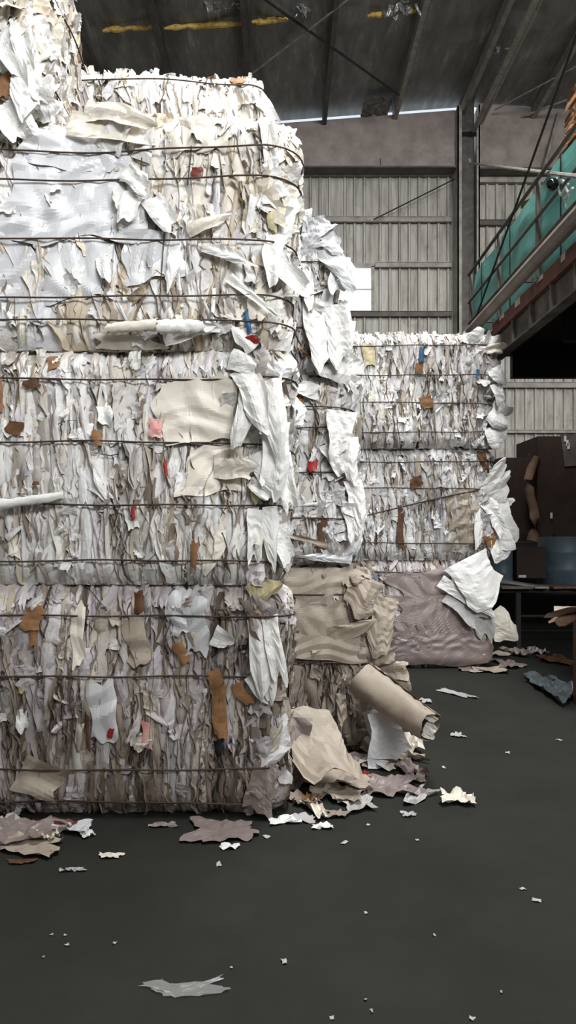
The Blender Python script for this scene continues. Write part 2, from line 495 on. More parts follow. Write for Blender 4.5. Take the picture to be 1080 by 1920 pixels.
bale_m2 = make_bale('paper_bale', 'bale with a small red label, second up in the narrow stack behind the front stack', (-1.35, .49, MY + .02, MY + 1.15, 1.28, 2.585),
                    [ZM(1045), ZM(973), ZM(888), ZM(803), ZM(765)], M['paper_grey'], 6, STK, dens=1.0, tilt=.2, chaos=2)
bale_m3 = make_bale('paper_bale', 'grey white bale topping the narrow stack, its torn film drooping in front of the window', (-1.4, .36, MY, MY + 1.12, 2.6, 3.62),
                    [ZM(660), ZM(620), ZM(500)], M['paper_grey'], 7, STK, dens=1.0, tilt=.12, chaos=1.5)
bale_m4 = make_bale('paper_bale', 'highest bale behind the front stack, seen only by its ragged upper half', (-1.52, -.10, MY - .02, MY + 1.1, 3.64, 4.66),
                    [4.0, ZM(163)], M['paper_cream'], 8, STK, dens=.9, tilt=.14, big=1.2)
bale_r1 = make_bale('paper_bale', 'floor bale of the far right stack, wrapped in dull pinkish film', (.62, 2.33, RY, RY + 1.2, 0.0, 1.19),
                    [ZR(1238), ZR(1182), ZR(1130), ZR(1072)], M['paper_lilac'], 9, STK, dens=.8, tilt=.2, big=1.3)
bale_r2 = make_bale('paper_bale', 'middle bale of the far right stack, with one wire running slantwise', (.60, 2.40, RY + .02, RY + 1.2, 1.2, 2.455),
                    [ZR(1018), ZR(916), ZR(866)], M['paper_grey'], 10, STK, dens=.85, tilt=.12, chaos=1.4)
bale_r3 = make_bale('paper_bale', 'top bale of the far right stack, crisp white sheets in front of the metal wall', (.64, 2.38, RY, RY + 1.2, 2.465, 3.74),
                    [ZR(812), ZR(757), ZR(705), ZR(650)], M['paper_white'], 12, STK, dens=.85, tilt=.12, chaos=1.4, toprag=1.3)

# ------------------------------------------------------------------ what shows on each bale
def ribbon(B, pts, r, mat, name, label=None, d=.035):
    """strap or loose wire lying on the face, through photo pixels"""
    P = []
    for px, py in pts:
        u, z, k = on(B, px, py); P.append(B.surf(np.array([u]), np.array([z]), np.array([d]))[0].tolist())
    o = MB().tube(P, r, 5).build(name, mat, B.t)
    if label: o['label'] = label


f1, f2, f3, f4, m1, m2, m3, m4, r1, r2, r3 = bale_f1, bale_f2, bale_f3, bale_f4, bale_m1, bale_m2, bale_m3, bale_m4, bale_r1, bale_r2, bale_r3
# upper front bale
bit(f3, 140, 345, 240, 215, -4, M['film_grey'], 'plastic_sheet', 'smooth grey film sheet', .034, .010, n=20)
bit(f3, 130, 275, 190, 80, -6, M['film_grey'], 'plastic_sheet', 'smooth grey film sheet', .036, .008, n=14)
bit(f3, 25, 520, 110, 160, 4, M['film_grey'], 'plastic_sheet', None, .020, .010, n=12)
bit(f3, 150, 505, 130, 110, 3, M['film_grey'], 'plastic_sheet', None, .022, .010, n=12)
bit(f3, 290, 480, 110, 90, 10, M['film_grey'], 'plastic_sheet', None, .026, .012, n=12)
bit(f3, 345, 255, 70, 70, 8, M['film_cream'], 'plastic_sheet', None, .026, .008, n=10)
bit(f3, 400, 250, 60, 80, -5, M['film_cream'], 'plastic_sheet', None, .022, .008, n=10)
for a in [(130, 228, -12, 150, 50, .25, -.5), (160, 205, -18, 130, 44, .5, -.9), (205, 285, 62, 80, 52, .5, -.8), (232, 320, -40, 70, 44, .6, -.9),
          (262, 300, 70, 70, 36, .3, -.4), (255, 365, -110, 66, 40, .6, -.8), (285, 370, -60, 80, 42, .4, -.5), (195, 480, -80, 50, 30, .6, -.8)]:
    flap(f3, a[0], a[1], a[2], a[3], a[4], M['film_cream'] if a[1] < 250 else M['paper_bright'], a[5], a[6])
flap(f3, 380, 462, -22, 100, 24, M['paper_bright'], .4, -.6, .3)
flap(f3, 430, 520, -42, 120, 20, M['paper_bright'], .3, -.35, .4)
flap(f3, 330, 470, -100, 75, 26, M['paper_bright'], .3, -.4, .2)
flap(f3, 500, 480, -40, 110, 46, M['paper_bright'], .4, -.9, .3)
flap(f3, 515, 440, -95, 95, 40, M['paper_bright'], .25, -.2, .3)
flap(f3, 352, 436, 20, 80, 26, M['film_cream'], .5, -.9, .2)
flap(f3, 512, 350, 96, 120, 34, M['paper_bright'], .3, -.4, .3)
flap(f3, 520, 270, 40, 40, 30, M['paper_bright'], .6, -1.0, .2, dy=.2)
flap(f3, 400, 180 + 60, 170, 60, 36, M['film_cream'], .3, -.5)
z0 = FY - .07
roll(f3.t, at(200, 616, z0), at(298, 608, z0), .026, .034, M['film_cream'], 'rolled_sheet', 'small rolled white sheet across the face')
roll(f3.t, at(297, 612, z0 - .02), at(385, 612, z0 - .02), .040, .032, M['paper_bright'], 'rolled_sheet', 'small rolled white sheet across the face')
flap(f3, 382, 612, -10, 40, 28, M['paper_bright'], .2, -.4, .5)
flap(f3, 308, 640, 14, 90, 24, M['paper_bright'], .3, -.5, .3)
bit(f3, 240, 640, 120, 26, -3, M['film_cream'], 'plastic_sheet', None, .045, .008, n=10)
bit(f3, 370, 327, 20, 17, 3, M['brick'], 'label_scrap', 'faded red square scrap', .042, .002)
bit(f3, 465, 605, 8, 42, 8, M['blue'], 'strap_end', 'blue strap end', .05, .004)
bit(f3, 472, 638, 24, 14, 8, M['red'], 'rag', 'small red rag', .055, .012)
bit(f3, 466, 650, 8, 20, -8, M['red'], 'rag', 'small red rag', .055, .008)
bit(f3, 505, 400, 14, 66, 4, M['yellow'], 'plastic_sheet', 'yellowed film scrap', .04, .01)
bit(f3, 478, 575, 30, 50, -6, M['film_cream'], 'plastic_sheet', None, .04, .01)
ribbon(f3, [(268, 235), (266, 300), (262, 360)], .0035, M['wire'], 'loose_wire')
ribbon(f3, [(358, 225), (360, 290), (352, 350)], .003, M['wire'], 'loose_wire')
ribbon(f3, [(312, 380), (308, 440), (304, 500), (300, 560)], .003, M['wire'], 'loose_wire')
# middle front bale
bit(f2, 380, 770, 150, 118, -2, M['film_cream'], 'plastic_sheet', 'large cream sheet', .036, .007, n=16)
bit(f2, 400, 880, 120, 90, 2, M['film_cream'], 'plastic_sheet', None, .024, .008, n=12)
flap(f2, 402, 878, -4, 80, 34, M['film_cream'], .35, -.5, -.15)
flap(f2, 400, 975, -100, 90, 60, M['film_cream'], .2, -.3, .2)
roll(f2.t, at(-4, 947, z0), at(118, 930, z0), .030, .022, M['paper_bright'], 'rolled_sheet', 'small rolled white sheet across the face')
for a in [(455, 690, -70, 130, 52, .6, -1.0), (430, 675, -20, 90, 40, .5, -1.1), (470, 720, -100, 120, 40, .5, -.8), (505, 700, -85, 150, 54, .35, -.4),
          (520, 790, -95, 140, 58, .25, -.2), (480, 850, -60, 90, 46, .5, -.8), (528, 850, -80, 110, 40, .3, -.3), (485, 955, -95, 100, 36, .3, -.2),
          (505, 950, -86, 110, 30, .35, -.3), (518, 985, -70, 80, 40, .5, -.7), (470, 900, -40, 60, 30, .6, -.9), (520, 1020, -60, 50, 40, .5, -.8),
          (475, 655, 130, 50, 36, .5, -.9), (196, 760, -80, 44, 30, .7, -1.1), (180, 850, -75, 80, 30, .3, -.4), (172, 905, -40, 50, 26, .5, -.7),
          (12, 1010, 40, 40, 14, .4, -.6), (100, 1000, 30, 26, 12, .4, -.5)]:
    flap(f2, a[0], a[1], a[2], a[3], a[4], M['paper_bright'], a[5], a[6])
flap(f2, 470, 925, 20, 60, 40, M['yellow'], .5, -1.0, .5)
bit(f2, 30, 803, 30, 24, -14, M['kraft_dark'], 'card_scrap', 'brown card scrap', .04, .004)
bit(f2, 185, 822, 18, 28, 0, M['kraft'], 'card_scrap', 'brown card scrap', .042, .006)
bit(f2, 62, 722, 30, 16, 8, M['kraft_dark'], 'card_scrap', 'brown card scrap', .042, .006)
bit(f2, 100, 680, 20, 26, 8, M['kraft'], 'card_scrap', 'brown card scrap', .038, .006)
bit(f2, 2, 745, 12, 60, 0, M['kraft'], 'card_scrap', 'brown card scrap', .042, .006)
bit(f2, 366, 1040, 12, 50, -4, M['kraft'], 'card_scrap', 'brown card scrap', .042, .006)
bit(f2, 70, 907, 14, 7, 0, M['kraft_dark'], 'card_scrap', 'brown card scrap', .042, .002)
bit(f2, 293, 803, 24, 36, 6, M['pink'], 'film_scrap', 'pink balloon like scrap', .045, .012)
bit(f2, 312, 880, 6, 30, 6, M['red'], 'film_scrap', 'thin red scrap', .04, .004)
bit(f2, 252, 962, 7, 22, 4, M['red'], 'film_scrap', 'thin red scrap', .042, .004)
ribbon(f2, [(192, 852), (210, 856), (226, 852)], .003, M['wire'], 'loose_wire')
ribbon(f2, [(130, 790), (148, 790), (146, 806), (150, 824), (130, 824), (136, 806), (130, 790)], .002, M['wire'], 'loose_wire')
# lower front bale
bit(f1, 62, 1157, 36, 44, -10, M['kraft'], 'card_scrap', 'orange brown card scrap', .04, .006)
bit(f1, 65, 1190, 14, 40, 0, M['kraft'], 'card_scrap', 'orange brown card scrap', .035, .006)
bit(f1, 340, 1226, 20, 42, 26, M['kraft'], 'card_scrap', 'orange brown card scrap', .045, .004)
bit(f1, 404, 1278, 26, 42, 12, M['kraft'], 'card_scrap', 'orange brown card scrap', .042, .01)
bit(f1, 412, 1335, 26, 90, 5, M['kraft'], 'card_scrap', 'orange brown card scrap', .042, .01)
bit(f1, 455, 1302, 22, 46, 34, M['kraft'], 'card_scrap', 'orange brown card scrap', .045, .004)
bit(f1, 167, 1370, 8, 70, 0, M['kraft_dark'], 'card_scrap', 'brown card scrap', .03, .006)
bit(f1, 258, 1130, 18, 40, 4, M['kraft_dark'], 'card_scrap', 'brown card scrap', .03, .008)
bit(f1, 277, 1376, 18, 50, 2, M['pink'], 'film_scrap', 'pink film scrap', .035, .008)
bit(f1, 211, 1370, 10, 18, -24, M['red'], 'film_scrap', 'small red scrap', .042, .003)
bit(f1, 411, 1398, 16, 26, 14, M['black'], 'film_scrap', 'small black scrap', .035, .01)
bit(f1, 454, 1214, 14, 10, 0, M['black'], 'film_scrap', 'small black scrap', .035, .004)
bit(f1, 43, 1290, 10, 14, 0, M['yellow'], 'film_scrap', 'yellow scrap', .035, .004)
bit(f1, 148, 1190, 26, 110, 2, M['film_cream'], 'plastic_sheet', None, .036, .008, n=12)
bit(f1, 330, 1150, 36, 80, 4, M['film_grey'], 'plastic_sheet', None, .036, .008, n=12)
bit(f1, 365, 1170, 46, 110, -2, M['film_grey'], 'plastic_sheet', None, .03, .008, n=12)
bit(f1, 195, 1330, 50, 110, 4, M['film_grey'], 'plastic_sheet', None, .03, .008, n=12)
bit(f1, 255, 1200, 44, 90, 3, M['film_brown'], 'plastic_sheet', None, .03, .008, n=12)
flap(f1, 470, 1120, 30, 60, 50, M['yellow'], .4, -.8, .3)
for a in [(480, 1140, -85, 150, 44, .25, -.3), (505, 1150, -80, 130, 34, .3, -.4), (470, 1265, -50, 60, 34, .4, -.7), (505, 1240, -88, 70, 26, .3, -.3),
          (400, 1190, -25, 40, 36, .4, -.6), (40, 1330, -80, 40, 24, .4, -.5)]:
    flap(f1, a[0], a[1], a[2], a[3], a[4], M['paper_bright'], a[5], a[6])
flap(f1, 40, 1440, -28, 90, 76, M['film_brown'], .2, -.5, .1)
flap(f1, 500, 1430, -100, 100, 46, M['film_lilac'], .25, -.3, -.2)
ribbon(f1, [(160, 1105), (185, 1130), (200, 1145)], .003, M['wire'], 'loose_wire')
# ragged corner bale
for a in [(10, 60, -70, 110, 60, .5, -.8), (50, 120, -85, 110, 60, .4, -.6), (75, 190, 50, 50, 44, .5, -.9), (10, 190, -60, 90, 70, .4, -.8), (40, 30, -80, 110, 44, .4, -.5),
          (80, 210, 20, 40, 40, .6, -1.0), (20, 130, 150, 60, 40, .5, -.8), (60, 150, -60, 60, 40, .7, -1.2)]:
    flap(f4, a[0], a[1], a[2], a[3], a[4], M['paper_bright'], a[5], a[6], .3, cr=.018)
bit(f4, 40, 115, 20, 60, 10, M['film_brown'], 'card_scrap', 'brown stained scrap', .05, .02)
bit(f4, 14, 150, 24, 70, -20, M['kraft'], 'card_scrap', 'tan stained scrap', .03, .02)
# highest bale
for a in [(160, 165, 140, 50, 26, .5, -.8), (215, 160, -45, 50, 20, .5, -.8),
          (490, 190, -60, 60, 24, .5, -.6)]:
    flap(m4, a[0], a[1], a[2], a[3], a[4], M['paper_bright'], a[5], a[6])
bit(m4, 445, 135, 30, 24, 20, M['kraft'], 'card_scrap', 'tan scrap', .03, .01)
# narrow stack, top
for a in [(590, 440, -30, 60, 50, .7, -1.2), (610, 460, -60, 110, 46, .5, -.4), (640, 480, -95, 80, 44, .4, -.3), (570, 440, 20, 60, 40, .6, -1.0), (560, 430, 60, 40, 30, .5, -.6)]:
    flap(m3, a[0], a[1], a[2], a[3], a[4], M['film_grey'], a[5], a[6], .2, cr=.02)
for a in [(590, 560, -85, 130, 46, .3, -.3), (625, 570, -80, 120, 50, .35, -.5), (560, 470, -80, 110, 30, .2, -.2), (600, 600, -60, 80, 44, .4, -.6), (640, 600, -95, 60, 50, .3, -.6)]:
    flap(m3, a[0], a[1], a[2], a[3], a[4], M['paper_bright'], a[5], a[6], .1, cr=.018)
for a in [(660, 690, 170, 60, 60, .4, -.8), (640, 770, -95, 90, 50, .3, -.4), (650, 820, -85, 80, 40, .35, -.6), (600, 740, 160, 50, 30, .5, -.9), (665, 900, -88, 90, 36, .3, -.4),
          (690, 960, 170, 50, 30, .5, -.8), (650, 940, -80, 80, 24, .3, -.3), (620, 830, -70, 60, 40, .4, -.6)]:
    flap(m2, a[0], a[1], a[2], a[3], a[4], M['paper_bright'], a[5], a[6], .2, cr=.016)
bit(m2, 587, 873, 18, 20, 12, M['red'], 'label_scrap', 'small red label', .05, .004)
bit(m2, 560, 750, 20, 40, 0, M['kraft'], 'card_scrap', 'brown card scrap', .03, .006)
bit(m2, 604, 1000, 18, 60, 0, M['kraft_dark'], 'card_scrap', 'brown card scrap', .03, .006)
bit(m2, 655, 1047, 20, 8, 12, M['blue'], 'strap_end', 'blue scrap', .06, .004)
bit(m2, 672, 800, 10, 50, 0, M['film_brown'], 'card_scrap', 'tan scrap', .05, .004)
flap(m2, 620, 690, 150, 70, 12, M['kraft_dark'], .4, -.5, .4)
flap(m2, 640, 1030, 165, 110, 16, M['film_brown'], .3, -.4, .4)
flap(m2, 660, 1050, 175, 90, 18, M['film_grey'], .4, -.4, .4)
# narrow stack, bottom
bit(m1, 620, 1100, 150, 70, 2, M['film_brown'], 'plastic_sheet', None, .03, .007, n=14)
bit(m1, 610, 1160, 130, 80, -3, M['film_brown'], 'plastic_sheet', None, .034, .007, n=14)
bit(m1, 610, 1215, 140, 46, -2, M['film_brown'], 'plastic_sheet', None, .044, .006, n=14)
for a in [(610, 1195, 18, 90, 30, .3, -.3), (690, 1085, -110, 70, 60, .4, -.6), (720, 1120, -95, 100, 50, .3, -.3), (705, 1170, -80, 50, 40, .5, -.8), (690, 1240, 20, 60, 30, .6, -1.0),
          (715, 1260, 10, 50, 40, .5, -.8), (640, 1300, -90, 60, 20, .3, -.3), (740, 1260, -60, 40, 40, .5, -.8), (560, 1200, -150, 60, 30, .6, -1.2)]:
    flap(m1, a[0], a[1], a[2], a[3], a[4], M['film_brown'], a[5], a[6], .1, cr=.016)
flap(m1, 700, 1330, -72, 100, 44, M['paper_grey'], .5, -.9, -.6, dy=-.06)
flap(m1, 680, 1390, -30, 70, 30, M['film_brown'], .6, -1.0, .3)
bit(m1, 708, 1082, 6, 14, 0, M['blue'], 'strap_end', 'blue scrap', .05, .004)
# far right stack
for a in [(905, 655, 0, 40, 18, .3, -.2)]:
    flap(r3, a[0], a[1], a[2], a[3], a[4], M['film_cream'], a[5], a[6], -.2)
for a in [(925, 690, -60, 36, 26, .5, -.9), (920, 770, -30, 40, 50, .5, -.9), (925, 800, -70, 40, 40, .5, -.9), (915, 650, 60, 26, 30, .5, -.8), (880, 640, 40, 30, 22, .5, -.8), (930, 720, -80, 40, 22, .4, -.6),
          (680, 700, 160, 60, 50, .3, -.5)]:
    flap(r3, a[0], a[1], a[2], a[3], a[4], M['paper_bright'], a[5], a[6], .1)
for a in [(905, 920, 55, 64, 22, .5, -.6), (905, 930, 40, 60, 24, .5, -.7), (910, 935, 25, 44, 30, .5, -.8), (905, 930, -60, 60, 26, .4, -.6), (925, 930, -70, 90, 34, .4, -.7), (930, 970, -80, 70, 36, .4, -.8),
          (935, 945, 10, 28, 14, .4, -.6), (940, 1000, -95, 50, 34, .4, -.6), (900, 940, -95, 80, 14, .3, -.3)]:
    flap(r2, a[0], a[1], a[2], a[3], a[4], M['paper_bright'], a[5], a[6], -.2)
bit(r3, 790, 667, 9, 26, 0, M['blue'], 'strap_end', 'blue scrap', .06, .004)
bit(r3, 786, 690, 14, 20, 0, M['kraft'], 'card_scrap', 'tan card scrap', .04, .006)
bit(r3, 800, 754, 22, 24, 20, M['kraft'], 'card_scrap', 'orange brown card scrap', .05, .01)
bit(r3, 692, 665, 22, 40, 12, M['yellow'], 'film_scrap', 'yellowish film scrap', .04, .008)
bit(r3, 895, 700, 6, 12, 0, M['blue'], 'strap_end', 'blue scrap', .06, .004)
bit(r3, 672, 805, 12, 44, 0, M['film_brown'], 'card_scrap', 'tan scrap', .04, .006)
bit(r2, 784, 890, 12, 70, 6, M['film_brown'], 'card_scrap', 'tan scrap', .035, .008)
bit(r2, 780, 904, 24, 18, 24, M['kraft_dark'], 'card_scrap', 'brown card scrap', .055, .012)
bit(r2, 752, 990, 12, 80, 2, M['kraft_dark'], 'card_scrap', 'brown stained scrap', .03, .008)
bit(r2, 910, 865, 16, 40, 14, M['kraft_dark'], 'card_scrap', 'brown stained scrap', .03, .02)
bit(r2, 920, 1020, 20, 40, 30, M['kraft'], 'card_scrap', 'tan stained scrap', .05, .02)
bit(r2, 870, 975, 70, 110, 0, M['film_brown'], 'plastic_sheet', None, .02, .012, n=12)
ribbon(r2, [(672, 970), (730, 956), (800, 939), (860, 926), (897, 919)], .008, M['wire'], 'baling_wire', 'wire running slantwise')
bit(r1, 820, 1165, 180, 90, -4, M['film_lilac'], 'plastic_sheet', 'dull pinkish film wrap', .05, .005, n=18)
bit(r1, 830, 1215, 180, 62, 2, M['film_lilac'], 'plastic_sheet', 'dull pinkish film wrap', .058, .0045, n=18)
bit(r1, 800, 1105, 120, 70, 0, M['film_lilac'], 'plastic_sheet', 'dull pinkish film wrap', .04, .007, n=14)
bit(r1, 770, 1200, 80, 60, 0, M['film_lilac'], 'plastic_sheet', None, .05, .012, n=14)
flap(r1, 872, 1048, -62, 92, 84, M['paper_bright'], .3, -.6, -.05, dy=-.1, label='bright white bag hanging down', cr=.02, k=5)
flap(r1, 826, 1088, -36, 110, 24, M['paper_bright'], .3, -.5, .1, dy=-.06)
flap(r1, 840, 1112, -40, 80, 40, M['paper_grey'], .3, -.5, .1, dy=-.06)
flap(r1, 905, 1130, -88, 70, 34, M['paper_grey'], .3, -.5, .1)
flap(r1, 920, 1150, -50, 60, 44, M['film_cream'], .3, -.4, -.1, dy=.3)

# ================================================================== LOOSE SHEETS ON THE FLOOR
def scrap(px, py, w, h, rot, mat, label, name='paper_scrap', group=None, lift=.02, cr=.012, cat='scrap', n=8, bow=0.0, notch=0.0):
    c = floor_at(px, py); k = c.y / F
    # a sheet flat on the floor shows foreshortened: its depth is stretched by distance over eye height
    W, Dp = w * k, h * k * (c.y / CH)
    a = np.linspace(-.5, .5, n)[None, :] * np.ones((n, 1)); b = np.linspace(-.5, .5, n)[:, None] * np.ones((1, n))
    th = np.arctan2(b, a); rad = np.maximum(np.abs(a), np.abs(b)) * 2
    lob = 1 + .16 * np.sin(3 * th + rng.uniform(0, 6)) + .12 * np.sin(5 * th + rng.uniform(0, 6)) + rng.uniform(-.12, .12, a.shape)
    x = a * W * lob; y = b * Dp * lob + bow * Dp * (2 * a) ** 2
    r_ = math.radians(rot)
    X = x * math.cos(r_) - y * math.sin(r_); Y = x * math.sin(r_) + y * math.cos(r_)
    Z = .006 + lift * np.clip(crumple(a * 2, b * 2, 1.2) * .5 + .4, 0, 1) * rad + cr * np.clip(crumple(a, b, 3) + .2, 0, 1)
    Z = Z - Z.min() + .002
    P = np.stack([X + c.x, Y + c.y, Z], -1)
    mb = MB().grid(P)
    o = mb.build(name, mat, None)
    me = o.data; off = np.array((c.x, c.y, 0.0))
    co = np.empty(len(me.vertices) * 3); me.vertices.foreach_get('co', co)
    me.vertices.foreach_set('co', (co.reshape(-1, 3) - off).ravel()); me.update()
    o.location = off
    return tag(o, label, cat, group)


def loose(base, direc, wid, L, Wd, mat, lift, curl, label, name='loose_sheet', nrm=(0, -1, 0), taper=.1, cr=.02, twist=0, cat='sheet', nl=18, nw=12, k=5):
    P = curl_mesh(base, direc, wid, L, Wd, lift, curl, taper, cr, nl, nw, twist, k, nrm)
    P[..., 2] = np.maximum(P[..., 2], .006 + .004 * rng.random(P.shape[:2]))
    b = Vector((float(P[..., 0].mean()), float(P[..., 1].mean()), 0))
    P = P - np.array(tuple(b))
    o = MB().grid(P).build(name, mat, None); o.location = b
    return tag(o, label, cat)


ZUP = (0, 0, 1)
# the big rolled sack leaning out of the brownish bale
sk = thing('rolled_sack', (0.62, 5.0, 0.2), 'thick rolled off-white sack leaning out over the floor from the brownish bale', 'sack')
roll(sk, at(680, 1276, 5.16), at(806, 1362, 4.62), .125, .095, M['film_brown'], 'sack_body', flat=.75, cr=.014, n=26, m=18)
mb = MB()
for i in range(9):
    p = at(800 + rng.uniform(-8, 8), 1350 + rng.uniform(-16, 22), 4.64)
    mb.grid(curl_mesh(p, (.8, -.1, -.55), (.4, 0, .8), .06, .05, .1, rng.uniform(-1, 1), .2, .012, 6, 5))
mb.build('frayed_end', M['paper_cream'], sk)

g1 = floor_at(560, 1500)
loose((g1.x + .02, g1.y + .42, .42), (.25, -.55, -.5), (1, .2, 0), .62, .30, M['film_brown'], 0, .5, 'large beige sheet sloping from the narrow stack down to the floor corner', nrm=ZUP, taper=-.5, cr=.03)
loose((g1.x - .04, g1.y + .30, .40), (-.10, -.25, -.9), (1, -.3, 0), .46, .26, M['film_lilac'], 0, .2, 'dull mauve sheet hanging by the right corner of the dirty greyish lower bale', nrm=(0, -1, 0), taper=-.3, cr=.03)
scrap(612, 1462, 140, 46, -8, M['film_brown'], 'broad beige torn sheet lying flat in front of the narrow stack', 'torn_sheet', lift=.10, cr=.03, cat='sheet', n=14)
scrap(640, 1494, 90, 26, -30, M['film_brown'], 'ragged beige sheet nearest the corner of the front stack', 'torn_sheet', lift=.07, cr=.02, cat='sheet', n=12)
scrap(672, 1434, 120, 16, -2, M['film_lilac'], 'long pale mauve sheet with raised edges below the leaning sack', 'torn_sheet', lift=.10, cr=.02, cat='sheet', n=12)
scrap(712, 1438, 58, 14, -14, M['film_cream'], 'cream folded sheet end beside the small red scrap', 'torn_sheet', lift=.07, cat='sheet', n=10)
loose(at(712, 1335, 5.0), (.22, -.15, -1), (1, .1, .15), .34, .17, M['film_grey'], .1, -.3, 'pale triangular sheet hanging below the rolled sack', taper=-.7, cr=.015)
scrap(757, 1400, 36, 40, 10, M['film_cream'], 'crumpled cream paper ball below the end of the rolled sack', 'crumpled_paper', lift=.16, cr=.05, n=12)
scrap(762, 1424, 22, 20, 70, M['film_brown'], 'small brownish wad just below the crumpled cream paper', 'crumpled_paper', lift=.10, cr=.04)
scrap(766, 1446, 36, 22, 20, M['film_lilac'], 'mauve crumpled scrap under the brownish wad', 'crumpled_paper', lift=.08, cr=.03)
scrap(688, 1459, 16, 13, 10, M['red'], 'small bright red scrap among the torn sheets by the narrow stack', 'film_scrap', lift=.05, cr=.02)
scrap(720, 1478, 120, 34, 4, M['film_lilac'], 'dusky flat pile edge of film right of the red scrap', 'film_scrap', lift=.05, cr=.03, n=14)
scrap(780, 1462, 36, 14, -10, M['paper_brown'], 'grey brown flake at the right end of the dusky film', lift=.04, cr=.02)
scrap(668, 1510, 60, 26, 8, M['paper_grey'], 'grey flake in front of the ragged beige sheet', lift=.05, cr=.02)
scrap(575, 1505, 60, 20, -6, M['paper_brown'], 'brownish litter pressed against the corner of the front stack', lift=.06, cr=.03)
scrap(583, 1506, 26, 10, -6, M['kraft'], 'small orange brown card in the litter by the front stack corner', 'card_scrap', lift=.07, cr=.02)
scrap(592, 1524, 26, 30, 20, M['film_cream'], 'upright cream torn bit in the litter by the front stack corner', lift=.06, cr=.03)
scrap(566, 1537, 44, 14, -8, M['paper_grey'], 'grey flat flake below the litter by the front stack corner', lift=.02)
scrap(532, 1541, 50, 12, 14, M['paper_bright'], 'thin white torn strip just right of the front stack corner', lift=.03)
scrap(605, 1552, 36, 9, 6, M['paper_bright'], 'small white flake right of the thin white torn strip', lift=.02)
scrap(632, 1530, 40, 12, 0, M['paper_brown'], 'brown flake beneath the grey flake of the ragged sheet', lift=.03)
scrap(414, 1562, 116, 40, -2, M['film_lilac'], 'large lilac grey sheet on the floor in front of the dirty lower bale', 'torn_sheet', lift=.03, cr=.012, cat='sheet', n=14)
scrap(430, 1590, 32, 9, -6, M['paper_bright'], 'white flake at the front edge of the large lilac grey sheet', lift=.02)
scrap(306, 1549, 48, 8, 2, M['film_lilac'], 'thin mauve flake left of the large lilac grey sheet', lift=.015)
scrap(40, 1590, 150, 30, -14, M['film_brown'], 'long beige sheet at the left frame edge on the floor', 'torn_sheet', lift=.06, cr=.02, cat='sheet', n=14)
scrap(50, 1566, 120, 40, 6, M['film_lilac'], 'dusky film heap behind the long beige sheet at left', 'torn_sheet', lift=.08, cr=.03, cat='sheet', n=14)
scrap(135, 1558, 70, 18, -4, M['film_grey'], 'pale sheet with a reddish print in front of the dirty lower bale', 'torn_sheet', lift=.05, cr=.02, cat='sheet', n=10)
scrap(122, 1552, 44, 8, 4, M['brick'], 'faded red strip lying on the pale sheet at left', 'film_scrap', lift=.06, cr=.02)
scrap(92, 1573, 34, 20, 30, M['film_cream'], 'cream crumple at the end of the long beige sheet', lift=.06, cr=.03)
scrap(8, 1550, 30, 24, 0, M['paper_grey'], 'grey crumple at the far left under the dirty lower bale', lift=.06, cr=.03)
scrap(163, 1568, 26, 10, 30, M['paper_bright'], 'white curl right of the faded red strip', lift=.03)
scrap(206, 1607, 40, 8, -2, M['film_cream'], 'narrow cream flake alone in front of the pale sheet at left', lift=.015)
scrap(138, 1633, 40, 6, 4, M['paper_grey'], 'narrow grey flake nearer than the narrow cream flake', lift=.012)
scrap(40, 1618, 50, 8, 4, M['kraft_dark'], 'dim brown flake below the long beige sheet', lift=.012)
scrap(772, 1502, 36, 22, -40, M['paper_grey'], 'grey curled flake standing between the litter and the winged white scrap', 'curled_scrap', lift=.05, cr=.02, bow=.8)
scrap(766, 1529, 24, 8, 4, M['paper_grey'], 'small grey flake just below the grey curled flake', lift=.015)
scrap(857, 1503, 56, 20, -4, M['film_cream'], 'winged white scrap alone on the floor at right', 'crumpled_paper', lift=.06, cr=.03, n=10)
scrap(345, 1860, 130, 26, 3, M['thin_film'], 'thin translucent crescent of film nearest the camera', 'film_scrap', lift=.01, cr=.008, n=14, bow=.5)
scrap(855, 1302, 22, 18, 30, M['paper_grey'], 'dim grey flake on open floor right of the rolled sack', lift=.03, cr=.01)
scrap(858, 1380, 22, 8, 8, M['paper_grey'], 'dim flake nearer than the dim grey flake right of the sack', lift=.02, cr=.01)
scrap(798, 1316, 18, 8, 0, M['paper_grey'], 'tiny grey flake just above the end of the rolled sack', lift=.03, cr=.01)
for px, py, w, h in ((646, 1581, 8, 8), (1006, 1690, 16, 5), (686, 1713, 6, 4), (533, 1805, 9, 8), (215, 1770, 6, 4), (126, 1773, 8, 4), (122, 1755, 6, 3), (410, 1622, 8, 8),
                     (622, 1910, 8, 6), (885, 1911, 10, 7), (697, 1898, 4, 6), (685, 1876, 5, 4), (814, 1755, 4, 4), (782, 1576, 7, 3), (980, 1668, 10, 4), (434, 1816, 5, 3),
                     (952, 1412, 8, 4), (1048, 1388, 8, 3), (832, 1440, 6, 4), (97, 1754, 5, 3), (82, 1796, 4, 3), (940, 1862, 4, 5), (500, 1570, 12, 5), (690, 1548, 6, 3)):
    scrap(px, py, w, h, rng.uniform(-40, 40), M['paper_grey'], 'tiny pale paper crumb on the dark floor', 'paper_crumb', 'paper crumbs strewn over the floor', .008, .004, n=4)

